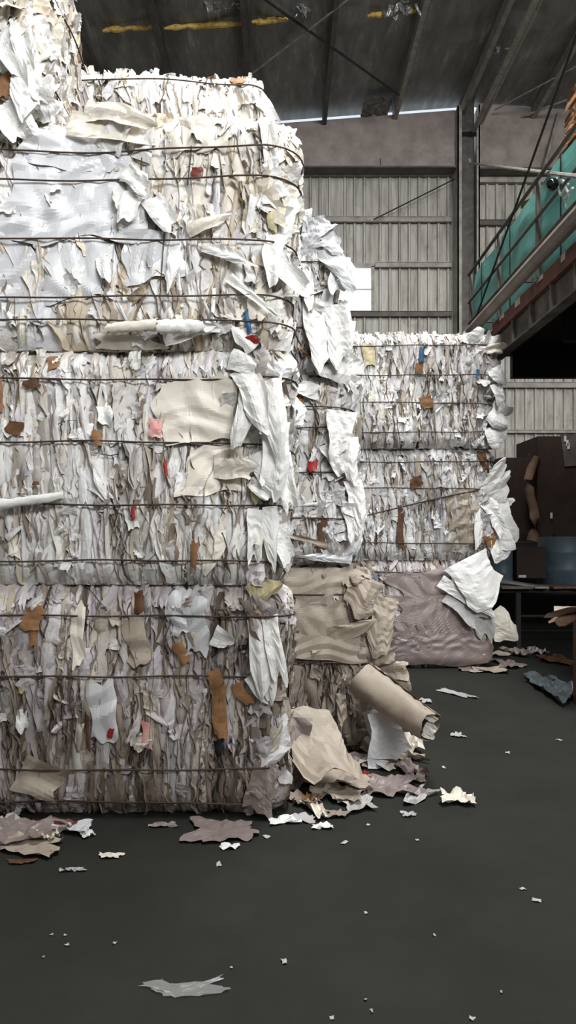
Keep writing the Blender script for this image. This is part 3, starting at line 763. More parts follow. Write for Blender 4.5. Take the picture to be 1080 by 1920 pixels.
# ================================================================== THE BUILDING
def floor_mat():
    m, nt, b = new_mat('floor_concrete')
    v = mapping(nt, (1, 1, 1))
    n1 = N(nt, 'ShaderNodeTexNoise', Scale=1.1, Detail=8.0, Roughness=0.7); nt.links.new(v, n1.inputs['Vector'])
    r = ramp(nt, [(0.3, srgb(41, 42, 38)), (0.7, srgb(52, 53, 48))]); nt.links.new(n1.outputs['Fac'], r.inputs['Fac'])
    n2 = N(nt, 'ShaderNodeTexNoise', Scale=9.0, Detail=8.0, Roughness=0.75); nt.links.new(v, n2.inputs['Vector'])
    r2 = ramp(nt, [(0.60, (0, 0, 0, 1)), (0.78, (.35, .35, .35, 1))]); nt.links.new(n2.outputs['Fac'], r2.inputs['Fac'])
    c = mixc(nt, r2.outputs['Color'], r.outputs['Color'], srgb(66, 66, 61))
    nt.links.new(c, b.inputs['Base Color'])
    b.inputs['Roughness'].default_value = .75
    b.inputs['Specular IOR Level'].default_value = .12
    bp = N(nt, 'ShaderNodeBump', Strength=.15, Distance=.01); nt.links.new(n2.outputs['Fac'], bp.inputs['Height']); nt.links.new(bp.outputs['Normal'], b.inputs['Normal'])
    return m


def wall_mat():
    m, nt, b = new_mat('weathered_sheet_metal')
    v = mapping(nt, (5, 5, .5))
    n1 = N(nt, 'ShaderNodeTexNoise', Scale=1.6, Detail=8.0, Roughness=0.7); nt.links.new(v, n1.inputs['Vector'])
    r = ramp(nt, [(0.32, srgb(134, 128, 119)), (0.55, srgb(182, 178, 168)), (.7, srgb(202, 199, 191))]); nt.links.new(n1.outputs['Fac'], r.inputs['Fac'])
    n2 = N(nt, 'ShaderNodeTexNoise', Scale=2.2, Detail=8.0, Roughness=0.75); nt.links.new(mapping(nt, (2.2, 2.2, 1.0)), n2.inputs['Vector'])
    r2 = ramp(nt, [(0.55, (0, 0, 0, 1)), (0.72, (.8, .8, .8, 1))]); nt.links.new(n2.outputs['Fac'], r2.inputs['Fac'])
    c = mixc(nt, r2.outputs['Color'], r.outputs['Color'], srgb(112, 100, 88))
    nt.links.new(c, b.inputs['Base Color'])
    b.inputs['Roughness'].default_value = .55
    b.inputs['Metallic'].default_value = .15
    return m


def roof_mat():
    m, nt, b = new_mat('dark_insulation_foil')
    v = mapping(nt, (3, .6, 1))
    n1 = N(nt, 'ShaderNodeTexNoise', Scale=1.5, Detail=7.0, Roughness=0.7); nt.links.new(v, n1.inputs['Vector'])
    r = ramp(nt, [(0.35, srgb(104, 103, 98)), (0.58, srgb(140, 139, 133)), (.76, srgb(204, 202, 196))]); nt.links.new(n1.outputs['Fac'], r.inputs['Fac'])
    nt.links.new(r.outputs['Color'], b.inputs['Base Color'])
    b.inputs['Roughness'].default_value = .5
    b.inputs['Metallic'].default_value = .2
    n2 = N(nt, 'ShaderNodeTexNoise', Scale=3.5, Detail=6.0, Roughness=0.6); nt.links.new(mapping(nt, (2.2, .5, 1)), n2.inputs['Vector'])
    bp = N(nt, 'ShaderNodeBump', Strength=.5, Distance=.05); nt.links.new(n2.outputs['Fac'], bp.inputs['Height']); nt.links.new(bp.outputs['Normal'], b.inputs['Normal'])
    return m


M['floor'] = floor_mat(); M['wall'] = wall_mat(); M['roof'] = roof_mat()
M['steel_dark'] = plain_mat('dark_painted_steel', (108, 101, 95), .6, .1, scale=5, col2=(78, 72, 68))
M['steel_mid'] = plain_mat('grey_painted_steel', (178, 172, 164), .55, .1, scale=5, col2=(138, 131, 122))
M['steel_brown'] = plain_mat('brownish_painted_steel', (164, 152, 145), .6, .1, scale=3, col2=(136, 124, 118))
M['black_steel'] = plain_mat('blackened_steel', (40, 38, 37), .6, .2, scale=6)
M['wool'] = plain_mat('yellow_glass_wool', (228, 196, 110), .9, scale=14, col2=(180, 142, 70), bump=.5)
M['foil'] = plain_mat('torn_silver_foil', (226, 226, 224), .25, .7, scale=14, col2=(170, 170, 168), bump=.6)
M['foil_dull'] = plain_mat('dull_silver_foil', (150, 148, 144), .4, .4, scale=9, col2=(84, 82, 80), bump=.5)
M['tarp'] = plain_mat('teal_tarpaulin', (124, 190, 180), .55, scale=3, col2=(96, 168, 158), bump=.2)
M['rust'] = plain_mat('rust_red_steel', (122, 78, 66), .7, .1, scale=6, col2=(92, 58, 50))
M['fascia'] = plain_mat('grimy_grey_steel', (132, 126, 118), .65, .1, scale=4, col2=(84, 78, 72))
M['white_paint'] = plain_mat('flaking_white_paint', (206, 200, 190), .6, scale=10)
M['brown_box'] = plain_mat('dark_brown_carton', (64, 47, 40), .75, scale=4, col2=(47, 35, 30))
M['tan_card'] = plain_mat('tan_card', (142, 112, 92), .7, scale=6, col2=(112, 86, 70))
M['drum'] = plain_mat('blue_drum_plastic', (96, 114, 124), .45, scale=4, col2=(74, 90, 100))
M['wood'] = plain_mat('brown_wood', (132, 82, 50), .65, scale=6, col2=(96, 58, 36), stretch=(1, 1, .2))
M['bluefilm'] = plain_mat('grey_blue_film', (96, 106, 112), .35, scale=8, col2=(66, 76, 82), bump=.4)
M['cable'] = plain_mat('grey_cable', (176, 170, 160), .6, .2, scale=8)
M['cable_dark'] = plain_mat('dark_rod', (52, 50, 48), .6, .2, scale=8)
M['glossy_black'] = plain_mat('glossy_black', (18, 18, 20), .12, scale=3)
M['white_plastic'] = plain_mat('white_plastic', (232, 232, 230), .35, scale=3, col2=(214, 214, 212))

BY = 17.0                                     # back wall
KS = BY / F
RIDGE = (872 - VX) * KS
def roof_z(x): return 10.66 - .0755 * abs(x - RIDGE)


def struct(o): return tag(o, kind='structure')


struct(MB().box(-10, 10, -8, BY + .3, -.12, 0).build('floor', M['floor']))
# roof: sagging insulation between the purlins
PX = [-6.62, -5.12, -3.63, -2.16, -.67, .88, 2.40, 3.86, 5.36, 6.86, 8.36]
xs = np.linspace(-10, 10, 121); ys = np.linspace(-8, BY - .22, 64)
Xg, Yg = np.meshgrid(xs, ys)
sag = np.zeros_like(Xg)
for i in range(len(PX) - 1):
    t = (Xg - PX[i]) / (PX[i + 1] - PX[i]); msk = (t >= 0) & (t <= 1)
    sag = np.where(msk, .07 * np.sin(np.pi * np.clip(t, 0, 1)) * (1 + .5 * np.sin(Yg * 1.3 + i)) * np.clip((16.5 - Yg) / 2.5, 0, 1), sag)
Zg = 10.66 - .0755 * np.abs(Xg - RIDGE) + .12 - sag + .012 * np.sin(Yg * 7 + Xg * 3) * np.clip((16.5 - Yg) / 2.5, 0, 1)
G = np.stack([Xg, Yg, Zg], -1)
top = G.copy(); top[..., 2] = 11.0 - .0755 * np.abs(Xg - RIDGE)
struct(MB().grid(G[:, ::-1]).grid(top).build('ceiling', M['roof']))
for i, x in enumerate(PX):
    z = roof_z(x)
    names = ['hidden far left', '', 'leftmost in the photo, beside the ragged corner bale', 'third from the left', '', '', '', '', '', '', '']
    lab = {2: 'dark roof purlin leftmost of all, just right of the ragged corner bale', 3: 'dark roof purlin above the highest bale, second from left',
           4: 'dark roof purlin meeting the right end of the highest bale', 5: 'slim roof purlin above the gap right of the highest bale, fourth from left',
           6: 'light edged roof purlin above the torn patch by the far wall', 7: 'light edged roof purlin just left of the steel column top',
           8: 'roof purlin right of the steel column, above the teal tarpaulin', 1: 'dark roof purlin hidden largely behind the ragged corner bale',
           0: 'dark roof purlin beyond the left frame edge', 9: 'roof purlin above the cardboard bale at right', 10: 'roof purlin beyond the right frame edge'}[i]
    if i in (0, 10): continue
    mb = MB()
    mb.box(x - .03, x + .03, -7.9, BY - .25, z - .12, z + .10).box(x - .03, x + .06, -7.9, BY - .25, z - .135, z - .12)
    o = mb.build('roof_purlin', M['steel_mid'] if i in (6, 7, 8) else M['steel_dark'])
    tag(o, lab, 'purlin', 'purlins under the roof')

# back wall: ribbed metal sheet
def ribbed(x0, x1, z0, z1, y, pitch=.213, depth=.05):
    mb = MB(); prof = []
    x = x0
    while x < x1:
        for dx, dy in ((0, 0), (.135, 0), (.152, depth), (.190, depth), (.207, 0)):
            if x + dx <= x1: prof.append((x + dx, y - dy))
        x += pitch
    if prof[-1][0] < x1: prof.append((x1, y))
    P = np.array([[(px, py, z) for px, py in prof] for z in (z0, z1)])
    return mb.grid(P)


wx0, wx1 = (632 - VX) * KS, (698 - VX) * KS          # window opening
wz0, wz1 = CH + (VY - 584) * KS, CH + (VY - 501) * KS
w = ribbed(-10, wx0, 0, 9.9, BY)
for part in (ribbed(wx0, wx1, 0, wz0, BY), ribbed(wx0, wx1, wz1, 9.9, BY), ribbed(wx1, 10, 0, 9.9, BY)):
    for v in part.v: w.v.append(v)
    for f in part.f: w.f.append(f + w.n)
    w.n += part.n
struct(w.build('wall_back', M['wall']))
struct(MB().box(-10.1, -10, -8, BY + .2, 0, 10.2).build('wall_left', M['wall']))
struct(MB().box(10, 10.1, -8, BY + .2, 0, 10.6).build('wall_right', M['wall']))
struct(MB().box(-10, 10, -2.75, -2.6, 0, 4.7).build('added_shade_wall', M['wall']))  # unseen wall added to keep daylight off the lower bales
# window
mp, nt, b = new_mat('daylit_pane')
b.inputs['Base Color'].default_value = (.8, .82, .85, 1)
lp = N(nt, 'ShaderNodeTexNoise', Scale=1.0, Detail=3.0); nt.links.new(mapping(nt, (.2, 1, 5)), lp.inputs['Vector'])
rr = ramp(nt, [(.4, (.62, .66, .70, 1)), (.55, (1, 1, 1, 1))]); nt.links.new(lp.outputs['Fac'], rr.inputs['Fac'])
nt.links.new(rr.outputs['Color'], b.inputs['Emission Color']); b.inputs['Emission Strength'].default_value = 1.15
wn = struct(MB().box(wx0, wx1, BY + .02, BY + .03, wz0, wz1).build('window_1', mp))
mb = MB()
for bx in ((wx0 - .04, wx0, wz0, wz1), (wx1 - .03, wx1 + .04, wz0, wz1), (wx0 - .04, wx1 + .04, wz1 - .02, wz1 + .06), (wx0 - .04, wx1 + .04, wz0 - .05, wz0)):
    mb.box(bx[0], bx[1], BY - .08, BY + .05, bx[2], bx[3])
mb.build('window_frame', M['steel_mid'], wn)
MB().box(wx0, wx1, BY - .01, BY + .02, (wz0 + wz1) / 2 - .012, (wz0 + wz1) / 2 + .012).build('glazing_bar', M['white_paint'], wn)

# column, rafter beams
cx0, cx1 = (858 - VX) * KS * .965, (900 - VX) * KS * .965
YC = BY * .965
ct = thing('steel_column', ((cx0 + cx1) / 2, YC, 0), 'tall dark steel column standing against the ribbed metal wall', 'column')
MB().box(cx0 + .09, cx1 - .07, YC + .22, YC + .24, 0, 10.77).build('web', M['steel_dark'], ct)
MB().box(cx0, cx0 + .03, YC, YC + .46, 0, 10.6).box(cx0, cx0 + .09, YC, YC + .02, 0, 10.6).build('flange', M['steel_mid'], ct)
MB().box(cx1 - .03, cx1, YC, YC + .46, 0, 10.62).box(cx1 - .07, cx1, YC, YC + .02, 0, 10.62).build('flange', M['steel_mid'], ct)
MB().box(cx0 + .03, cx1 - .03, YC + .01, YC + .22, 10.05, 10.08).build('end_plate', M['steel_dark'], ct)


def beam(x0, x1, label, zb):
    t = thing('rafter_beam', ((x0 + x1) / 2, YC + .3, zb), label, 'beam')
    gap = .025 if x1 < 5 else -.1
    za, zc = roof_z(x0) - gap, roof_z(x1) - gap
    y0, y1 = YC + .2, YC + .23
    v = [(x0, y0, zb), (x1, y0, zb), (x1, y0, zc), (x0, y0, za), (x0, y1, zb), (x1, y1, zb), (x1, y1, zc), (x0, y1, za)]
    MB().add(v, [(0, 1, 2, 3), (7, 6, 5, 4), (0, 4, 5, 1), (3, 2, 6, 7), (0, 3, 7, 4), (1, 5, 6, 2)]).build('web', M['steel_brown'], t)
    MB().box(x0, x1, YC + .06, YC + .36, zb - .035, zb).build('bottom_flange', M['steel_dark'], t)
    for k in range(1, int(abs(x1 - x0) / 2.4) + 1):
        xx = x0 + k * 2.4
        if xx < x1 - .3: MB().box(xx, xx + .02, YC + .12, YC + .2, zb, min(za, zc) - .02).build('stiffener', M['steel_brown'], t)
    return t


zb = CH + (VY - 308) * YC / F
beam(-9.9, cx0 - .005, 'deep brownish steel beam under the roof, left of the steel column', zb)
beam(cx1 + .005, 9.9, 'deep grey steel beam under the roof, right of the steel column', zb - .03)
# girts
def girt(x0, x1, py, label, mat='steel_mid', h=.11):
    z = CH + (VY - py) * (BY - .1) / F
    mb = MB().box(x0, x1, BY - .14, BY - .05, z - h / 2, z + h / 2).box(x0, x1, BY - .16, BY - .14, z + h / 2 - .012, z + h / 2)
    tag(mb.build('wall_girt', M[mat]), label, 'girt', 'girts across the metal wall')


gx = cx0 - .02
girt(-9.9, gx, 325, 'wall girt just under the brownish beam, left of the column')
girt(-9.9, gx, 412, 'wall girt one bay above the window, left of the column')
girt(-9.9, wx0 - .06, 497, 'wall girt meeting the left of the window, behind the narrow stack')
girt(wx1 + .05, gx, 497, 'short wall girt from the window top corner to the column')
girt(-9.9, gx, 589, 'wall girt along the bottom of the window', 'steel_dark')
girt(cx1 + .02, 9.9, 336, 'wall girt just under the grey beam, right of the column', 'steel_mid', .16)
girt(cx1 + .02, 9.9, 418, 'wall girt behind the top of the teal tarpaulin', 'steel_dark')
girt(cx1 + .02, 9.9, 722, 'wall girt seen below the platform, above the brown cartons', 'steel_mid', .12)
girt(cx1 + .02, 9.9, 809, 'wall girt crossing just behind the top of the brown cartons', 'steel_mid', .07)

# torn insulation seams: yellow wool and silver foil
def roof_hit(px, py, drop=0.0):
    D = 14.0
    for _ in range(8): D = F * (roof_z((px - VX) * D / F) - drop - CH) / (VY - py)
    return at(px, py, D)


def seam(px0, px1, label, py0=50, py1=46):
    mb = MB(); pts = []
    for t in np.linspace(0, 1, 14):
        p = roof_hit(px0 + (px1 - px0) * t, py0 + (py1 - py0) * t)
        pts.append((p.x, p.y + rng.uniform(-.02, .02), p.z - .02 + rng.uniform(-.01, .01)))
    rs = [.038 + rng.uniform(-.010, .016) for _ in pts]; rs[0] = rs[-1] = .02
    mb.tube(pts, rs, 7)
    tag(mb.build('glass_wool_strip', M['wool']), label, 'insulation', 'yellow wool strips at the roof seam')


seam(72, 124, 'short yellow glass wool strip under the roof, right of the ragged corner bale', 64, 60)
seam(192, 292, 'yellow glass wool strip under the roof above the middle of the highest bale', 55, 48)
seam(308, 455, 'long yellow glass wool strip under the roof, rightmost of the bright ones', 50, 42)
seam(472, 540, 'dull yellow wool strip hanging right of the long bright strip', 40, 34)
seam(690, 780, 'dull wool strip under the torn silver foil at the top', 28, 18)


def foil(px, py, label, w=.3):
    p = roof_hit(px, py); mb = MB()
    for _ in range(5):
        q = p + Vector((rng.uniform(-.15, .15), rng.uniform(-.1, .1), .02))
        mb.grid(curl_mesh(q, (rng.uniform(-.6, .6), -.3, -1), (1, rng.uniform(-.5, .5), 0), w * rng.uniform(.6, 1.1), w * rng.uniform(.2, .5), .2, rng.uniform(-1.2, 1.2), .4, .04, 8, 6))
    tag(mb.build('torn_foil', M['foil']), label, 'foil', 'torn silver foil under the roof')


foil(398, 12, 'torn silver foil scrap between two dark purlins left of centre', .24)
foil(430, 8, 'small torn silver foil scrap right beside the other left of centre', .14)
foil(572, 16, 'torn silver foil shred at the top near the crossing brace', .26)
foil(735, 14, 'torn silver foil shred left of the light edged purlin', .28)
foil(765, 10, 'torn silver foil shred touching the light edged purlin', .26)
foil(945, 92, 'torn silver foil shred beside the tie pipes', .16)
# silvery patch of foil at the far end of the roof
px = [(680, 200), (735, 182), (728, 232), (676, 230)]
mb = MB(); P = np.zeros((8, 10, 3))
for i in range(8):
    for j in range(10):
        x = (678 + 52 * j / 9 - VX) * 16.4 / F; y = 15.85 + .8 * i / 7
        P[i, j] = (x + rng.uniform(-.02, .02), y, roof_z(x) - .02 + rng.uniform(-.025, .02))
tag(mb.grid(P).build('foil_patch', M['foil_dull']), 'crinkled silvery foil patch on the roof next to the far wall', 'foil')

# tie pipes along the building from the column head
for dx, dz, r, lab in ((0, 0, .055, 'thick tie pipe running from the column head toward the camera'), (.15, .16, .045, 'thinner tie pipe close beside the thick one')):
    x = (888 - VX) * 16.4 / F + dx; z = CH + (VY - 246) * 16.4 / F + dz
    tag(MB().tube([(x, 16.35, z), (x, -7.5, z)], r, 10).build('tie_pipe', M['steel_mid']), lab, 'pipe', 'tie pipes under the roof')


def rod(p, q, r, mat, label, name='brace_rod', cat='rod'):
    tag(MB().tube([p, q], r, 6).build(name, M[mat]), label, cat)


def rp(px, py, drop=.2):
    D = F * (9.0 - drop) / (VY - py)
    return at(px, py, D)


rod(rp(468, 142), rp(662, -8), .018, 'cable', 'pale roof brace rod rising to the right above the highest bale')
rod(rp(478, -14), rp(748, 178), .022, 'cable_dark', 'dark roof brace rod falling to the right across the pale one')
rod(at(700, 412, 16.7), at(860, 332, 16.7), .014, 'cable_dark', 'thin dark brace rod slanting across the wall left of the column')
rod(roof_hit(928, 238, .12), roof_hit(1098, 174, .12), .022, 'cable', 'pale rod running from beside the column head to the upper right')
rod(roof_hit(928, 206, .12), roof_hit(1098, 115, .12), .015, 'cable', 'thinner pale rod above the other one at upper right')
rod(roof_hit(1048, 210, .0), at(1022, 310, 16.35), .03, 'steel_mid', 'short hanger bar in front of the grey beam', 'hanger_bar', 'bar')
xq = 2.40
def onX(px, py, X=xq): return at(px, py, X * F / (px - VX))
a_, b_ = onX(888, 608), onX(1080, 70)
rod(a_, a_ + (b_ - a_) * 1.35, .012, 'cable_dark', 'long dark cable slanting down across the teal tarpaulin', 'steel_cable', 'cable')
rod(at(882, 306, 16.2), onX(1085, 331, 2.36), .02, 'cable', 'pale cable from the column to the tarpaulin top', 'pale_cable', 'cable')
rod(at(882, 306, 16.2), at(880, 298, 16.2), .03, 'cable', 'small bent hook where the pale cable meets the column', 'cable_hook', 'hook')

# ================================================================== PLATFORM WITH TEAL TARPAULIN
X0 = 2.56
YF, YN = 10.5, 2.5
zdk = CH + (VY - 655) * YF / F
pt = thing('platform', (X0 + 2.5, 7, zdk), 'raised steel platform at right with rust red edge and pipe railing', 'platform')
MB().box(X0 + .05, 9.8, YN, YF, zdk - .10, zdk + .02).build('deck', M['black_steel'], pt)
edge = MB().box(X0, X0 + .05, YN, YF, zdk - .10, zdk + .05).build('edge_channel', M['rust'], pt)
edge['label'] = 'rust red edge channel'
fascia = MB().box(X0 + .06, X0 + .10, YN, YF, zdk - .36, zdk - .10).box(X0 + .0, X0 + .12, YN, YF, zdk - .38, zdk - .36).build('fascia_beam', M['fascia'], pt)
for y in np.arange(3.1, 10.4, .62):
    MB().box(X0 + .02, X0 + .06, y, y + .05, zdk - .36, zdk - .10).build('stiffener', M['fascia'], fascia)
for i in range(7):
    y = 5.8 + i * .6 + rng.uniform(0, .3); l = rng.uniform(.04, .2)
    MB().box(X0 - .004, X0 + .0, y, y + l, zdk + .02 - rng.uniform(0, .05), zdk + .052).build('paint_flake', M['white_paint'], edge)['label'] = 'flake of white paint'
for y in (YF - .15, 8.4, 6.3, 4.2):
    MB().box(X0 + .5, 9.8, y - .06, y + .06, zdk - .42, zdk - .10).build('cross_beam', M['black_steel'], pt)
zt = CH + (VY - 516) * YF / F
zm, zl = CH + (VY - 568) * YF / F, CH + (VY - 607) * YF / F
for y in (YF - .02, 9.12, 7.72, 6.32, 4.92, 3.52):
    MB().box(X0 - .03, X0 + .01, y - .02, y + .02, zdk + .05, zt).build('railing_post', M['fascia'], pt)
for z, r, nm in ((zt, .02, 'top_rail'), (zm, .016, 'mid_rail'), (zl, .016, 'mid_rail')):
    MB().tube([(X0 - .035, YN, z), (X0 - .035, YF, z)], r, 8).build(nm, M['steel_dark'], pt)
MB().box(X0 - .02, X0 + 0, YF - .02, YF, zdk, zt).build('end_post', M['steel_dark'], pt)
for y in (9.75, 8.0, 7.0):
    MB().tube([(X0 - .03, y, zm), (X0 - .03, y - .5, zm + .03)], .010, 6).build('rail_clamp', M['steel_dark'], pt)
pz = CH + (VY - 628) * 10.06 / F
tag(MB().tube([(X0 - .16, 10.1, pz), (X0 - .16, YN, pz)], .068, 14).build('duct_pipe', M['steel_brown'], None), 'thick grimy pipe running along the outside of the teal tarpaulin', 'pipe')
br = [MB().box(X0 - .16, X0, y - .02, y + .02, pz - .02, pz + .02) for y in (9.4, 7.9, 6.4, 4.5)]
for m_ in br: m_.build('pipe_bracket', M['steel_dark'], pt)
# tarpaulin
ny, nz = 90, 14
yy = np.linspace(YN, YF - .01, ny)[None, :] * np.ones((nz, 1)); zz = np.linspace(zdk + .04, zt - .005, nz)[:, None] * np.ones((1, ny))
xx = X0 + .035 + .02 * np.sin(yy * 2.2) * np.sin((zz - zdk) * 3) + .012 * crumple(yy, zz, 1.1, 5) + .01 * np.sin(yy * 7 + zz * 2)
tt = MB().grid(np.stack([xx, yy, zz], -1)).build('tarpaulin', M['tarp'], None)
tag(tt, 'teal tarpaulin stretched behind the platform railing', 'tarpaulin')
for y in (10.0, 8.75, 7.15, 5.7):
    MB().box(X0 + .008, X0 + .014, y - .012, y + .012, zdk + .06, zt).build('seam', M['black_steel'], tt)['label'] = 'dark vertical seam'
# lamp with white bracket, white string
cam_ = thing('dome_lamp', onX(1036, 346, 2.44), 'small glossy black ball fitting on the upper teal tarpaulin', 'fitting')
p = onX(1036, 346, 2.42)
mb = MB(); P = np.array([[(p.x + .055 * math.sin(t) * math.cos(q), p.y + .055 * math.sin(t) * math.sin(q), p.z + .055 * math.cos(t)) for q in np.linspace(0, 2 * math.pi, 17)] for t in np.linspace(0, math.pi, 10)])
mb.grid(P).build('ball', M['glossy_black'], cam_, True)
MB().tube([(p.x + .03, p.y, p.z + .05), (p.x + .08, p.y, p.z + .03), (X0 + .0, p.y, p.z - .01)], .02, 8).build('bracket', M['white_plastic'], cam_)
pts = [onX(*q, 2.48) for q in ((1040, 338), (1052, 366), (1060, 352), (1068, 366), (1062, 388), (1058, 372), (1074, 352))]
tag(MB().tube(pts, .012, 6).build('white_string', M['white_plastic'], None), 'knotted white string tied to the railing beside the black ball fitting', 'string')
# cardboard on the platform
def card_bale(x0, x1, y0, y1, z0, z1, label, seed):
    t = thing('cardboard_bale', ((x0 + x1) / 2, (y0 + y1) / 2, z0), label, 'bale')
    MB().box(x0 + .05, x1 - .05, y0 + .05, y1 - .05, z0, z1 - .05).build('packed_core', M['kraft'], t)
    mb = MB()
    for _ in range(170):
        z = rng.uniform(z0 + .02, z1); f = rng.random()
        if f < .5: p, d, wv, n_ = (x0 + .03, rng.uniform(y0, y1), z), (0, 1, rng.normal(0, .15)), (0, 0, 1), (-1, 0, 0)
        else: p, d, wv, n_ = (rng.uniform(x0, x1), y0 + .03, z), (1, 0, rng.normal(0, .15)), (0, 0, 1), (0, -1, 0)
        mb.grid(curl_mesh(p, d, wv, rng.uniform(.15, .5), rng.uniform(.06, .2), rng.uniform(0, .1), rng.uniform(-.25, .05), .1, .006, 6, 4, nrm=n_))
    tag(mb.build('card_sheets', M['kraft'], t), kind='stuff')
    for z in (z0 + .3, z0 + .75): MB().tube([(x0 - .04, y1, z), (x0 - .04, y0 - .02, z), (x1, y0 - .02, z)], .006, 5).build('strap', M['white_plastic'], t)


card_bale(2.92, 4.1, 6.6, 8.0, zdk + .03, 5.98, 'orange brown cardboard bale on the platform behind the teal tarpaulin', 1)
card_bale(2.72, 3.2, 8.2, 9.0, zdk + .03, 5.16, 'low cardboard pile peeping over the teal tarpaulin farther back', 2)

# ================================================================== CLUTTER UNDER THE PLATFORM
def carton(px0, px1, py0, py1, D, dep, mat, label, top=None, name='carton', skew=0):
    a, b = at(px0, py1, D), at(px1, py0, D)
    t = thing(name, ((a.x + b.x) / 2, D, a.z), label, 'box')
    v = [(a.x, D, a.z), (b.x, D, a.z), (b.x, D + dep, a.z), (a.x + skew, D + dep, a.z), (a.x, D, b.z), (b.x, D, b.z), (b.x, D + dep, b.z), (a.x + skew, D + dep, b.z)]
    MB().add(v, [(0, 3, 2, 1), (4, 5, 6, 7), (0, 1, 5, 4), (1, 2, 6, 5), (2, 3, 7, 6), (3, 0, 4, 7)]).build('box_body', M[mat], t)
    return t, a, b


cab = thing('steel_cabinet', (4.9, 12.4, 0), 'low black steel cabinet carrying the brown cartons behind the bench', 'cabinet')
cz = CH + (VY - 1018) * 11.9 / F
MB().box(3.3, 7.6, 11.9, 13.4, .06, cz).build('cabinet_body', M['black_steel'], cab)
MB().box(3.3, 7.6, 11.95, 13.35, 0, .06).build('plinth', M['black_steel'], cab)
MB().box(3.32, 5.3, 11.88, 11.9, .1, cz - .04).build('cabinet_door', M['black_steel'], cab)
MB().box(5.34, 7.5, 11.88, 11.9, .1, cz - .04).build('cabinet_door', M['black_steel'], cab)
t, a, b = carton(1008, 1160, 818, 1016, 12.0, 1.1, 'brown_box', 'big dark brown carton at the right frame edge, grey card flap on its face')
MB().add([(x, 11.985, z) for x, z in ((at(1050, 820, 12).x, at(0, 815, 12).z), (at(1160, 820, 12).x, at(0, 815, 12).z), (at(1160, 820, 12).x, at(0, 868, 12).z), (at(1058, 820, 12).x, at(0, 875, 12).z))]
         + [(x, 11.975, z) for x, z in ((at(1050, 820, 12).x, at(0, 815, 12).z), (at(1160, 820, 12).x, at(0, 815, 12).z), (at(1160, 820, 12).x, at(0, 868, 12).z), (at(1058, 820, 12).x, at(0, 875, 12).z))],
         [(0, 1, 2, 3), (7, 6, 5, 4), (0, 4, 5, 1), (1, 5, 6, 2), (2, 6, 7, 3), (3, 7, 4, 0)]).build('card_flap', M['steel_dark'], t)['label'] = 'greyish card flap'
mb = MB()
for i, (px_, py_) in enumerate(((1060, 822), (1064, 830), (1066, 836), (1034, 966))):
    q = at(px_, py_, 11.96); mb.box(q.x - .02, q.x + .015, 11.955, 11.97, q.z - .05, q.z + .04)
mb.build('tape_bit', M['white_plastic'], t)
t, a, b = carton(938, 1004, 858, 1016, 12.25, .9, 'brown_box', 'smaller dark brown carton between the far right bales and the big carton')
MB().box(at(992, 0, 12.25).x, at(1007, 0, 12.25).x, 12.3, 12.9, b.z, b.z + .07).build('box_lid', M['brown_box'], t)
tw = thing('card_wrap', at(1000, 1012, 11.9), 'twisted tan card wrap standing in front of the smaller brown carton', 'card')
pts = [at(1006, 858, 12.0), at(996, 880, 11.95), at(990, 900, 11.94), at(992, 915, 11.94), at(994, 930, 11.94), at(1000, 950, 11.92), at(1002, 972, 11.92), at(1000, 1000, 11.92), at(998, 1014, 11.92)]
MB().tube(pts, [.06, .075, .065, .075, .07, .07, .075, .08, .085], 9).build('wrap_body', M['tan_card'], tw, True)
# bench with sheets, drums and box on it
BZ = .80
bt = thing('work_bench', (4.2, 10.35, 0), 'dark steel bench under the platform, piled with boards', 'bench')
MB().box(2.72, 5.4, 9.98, 11.2, BZ - .05, BZ).build('bench_top', M['black_steel'], bt)
for x in (3.05, 5.3):
    for y in (10.02, 11.12):
        MB().box(x - .03, x + .03, y - .03, y + .03, 0, BZ - .05).build('leg', M['black_steel'], bt)
MB().tube([(3.05, 10.02, .44), (5.3, 10.02, .44)], .02, 8).build('crossbar', M['black_steel'], bt)
bl = ['long grey board lying slanted on the bench, topmost at left', 'brownish board on the bench under the slanted grey one', 'thin dark plank at the bottom of the board pile on the bench',
      'pale torn board end in the middle of the bench', 'reddish brown board reaching to the right frame edge', 'grey brown plank under the reddish board']
for i, (x0, y0, x1, y1, h, mt) in enumerate(((936, 1088, 1004, 1099, .03, 'steel_mid'), (938, 1098, 985, 1108, .03, 'fascia'), (938, 1116, 996, 1131, .03, 'fascia'), (1000, 1106, 1026, 1112, .02, 'white_paint'),
                                            (1004, 1098, 1090, 1104, .03, 'tan_card'), (1030, 1112, 1090, 1120, .03, 'tan_card'))):
    D = 9.85
    p, q = at(x0, y0, D + (.3 if i in (0, 1, 4) else .12)), at(x1, y1, D + (0.1 if i != 5 else .2))
    p.z = max(p.z, BZ + .02); q.z = max(q.z, BZ + .02)
    if i == 2: p.z = BZ + .02; q.z = BZ + .02
    tag(MB().bar(p, q, .22, h).build('board', M[mt]), bl[i], 'board', 'boards on the bench')
def drum(px0, px1, py0, D, zb_, label):
    a, b = at(px0, py0, D), at(px1, py0, D); r = (b.x - a.x) / 2; c = (a.x + b.x) / 2
    t = thing('drum', (c, D + r, zb_), label, 'drum')
    h = a.z - zb_
    pts = [(c, D + r, zb_ + h * f) for f in (0, .03, .3, .33, .36, .66, .69, .72, .97, 1)]
    MB().tube(pts, [r * .95, r, r, r * 1.03, r, r, r * 1.03, r, r, r * .94], 24).build('drum_body', M['drum'], t, True)
    MB().tube([(c - r * .5, D + r * .7, a.z), (c - r * .5, D + r * .7, a.z + .04)], .035, 10).build('bung_cap', M['glossy_black'], t)
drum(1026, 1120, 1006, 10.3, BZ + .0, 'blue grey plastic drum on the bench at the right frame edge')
drum(925, 968, 1024, 10.4, BZ + .0, 'blue grey plastic drum half hidden by the far right bales')
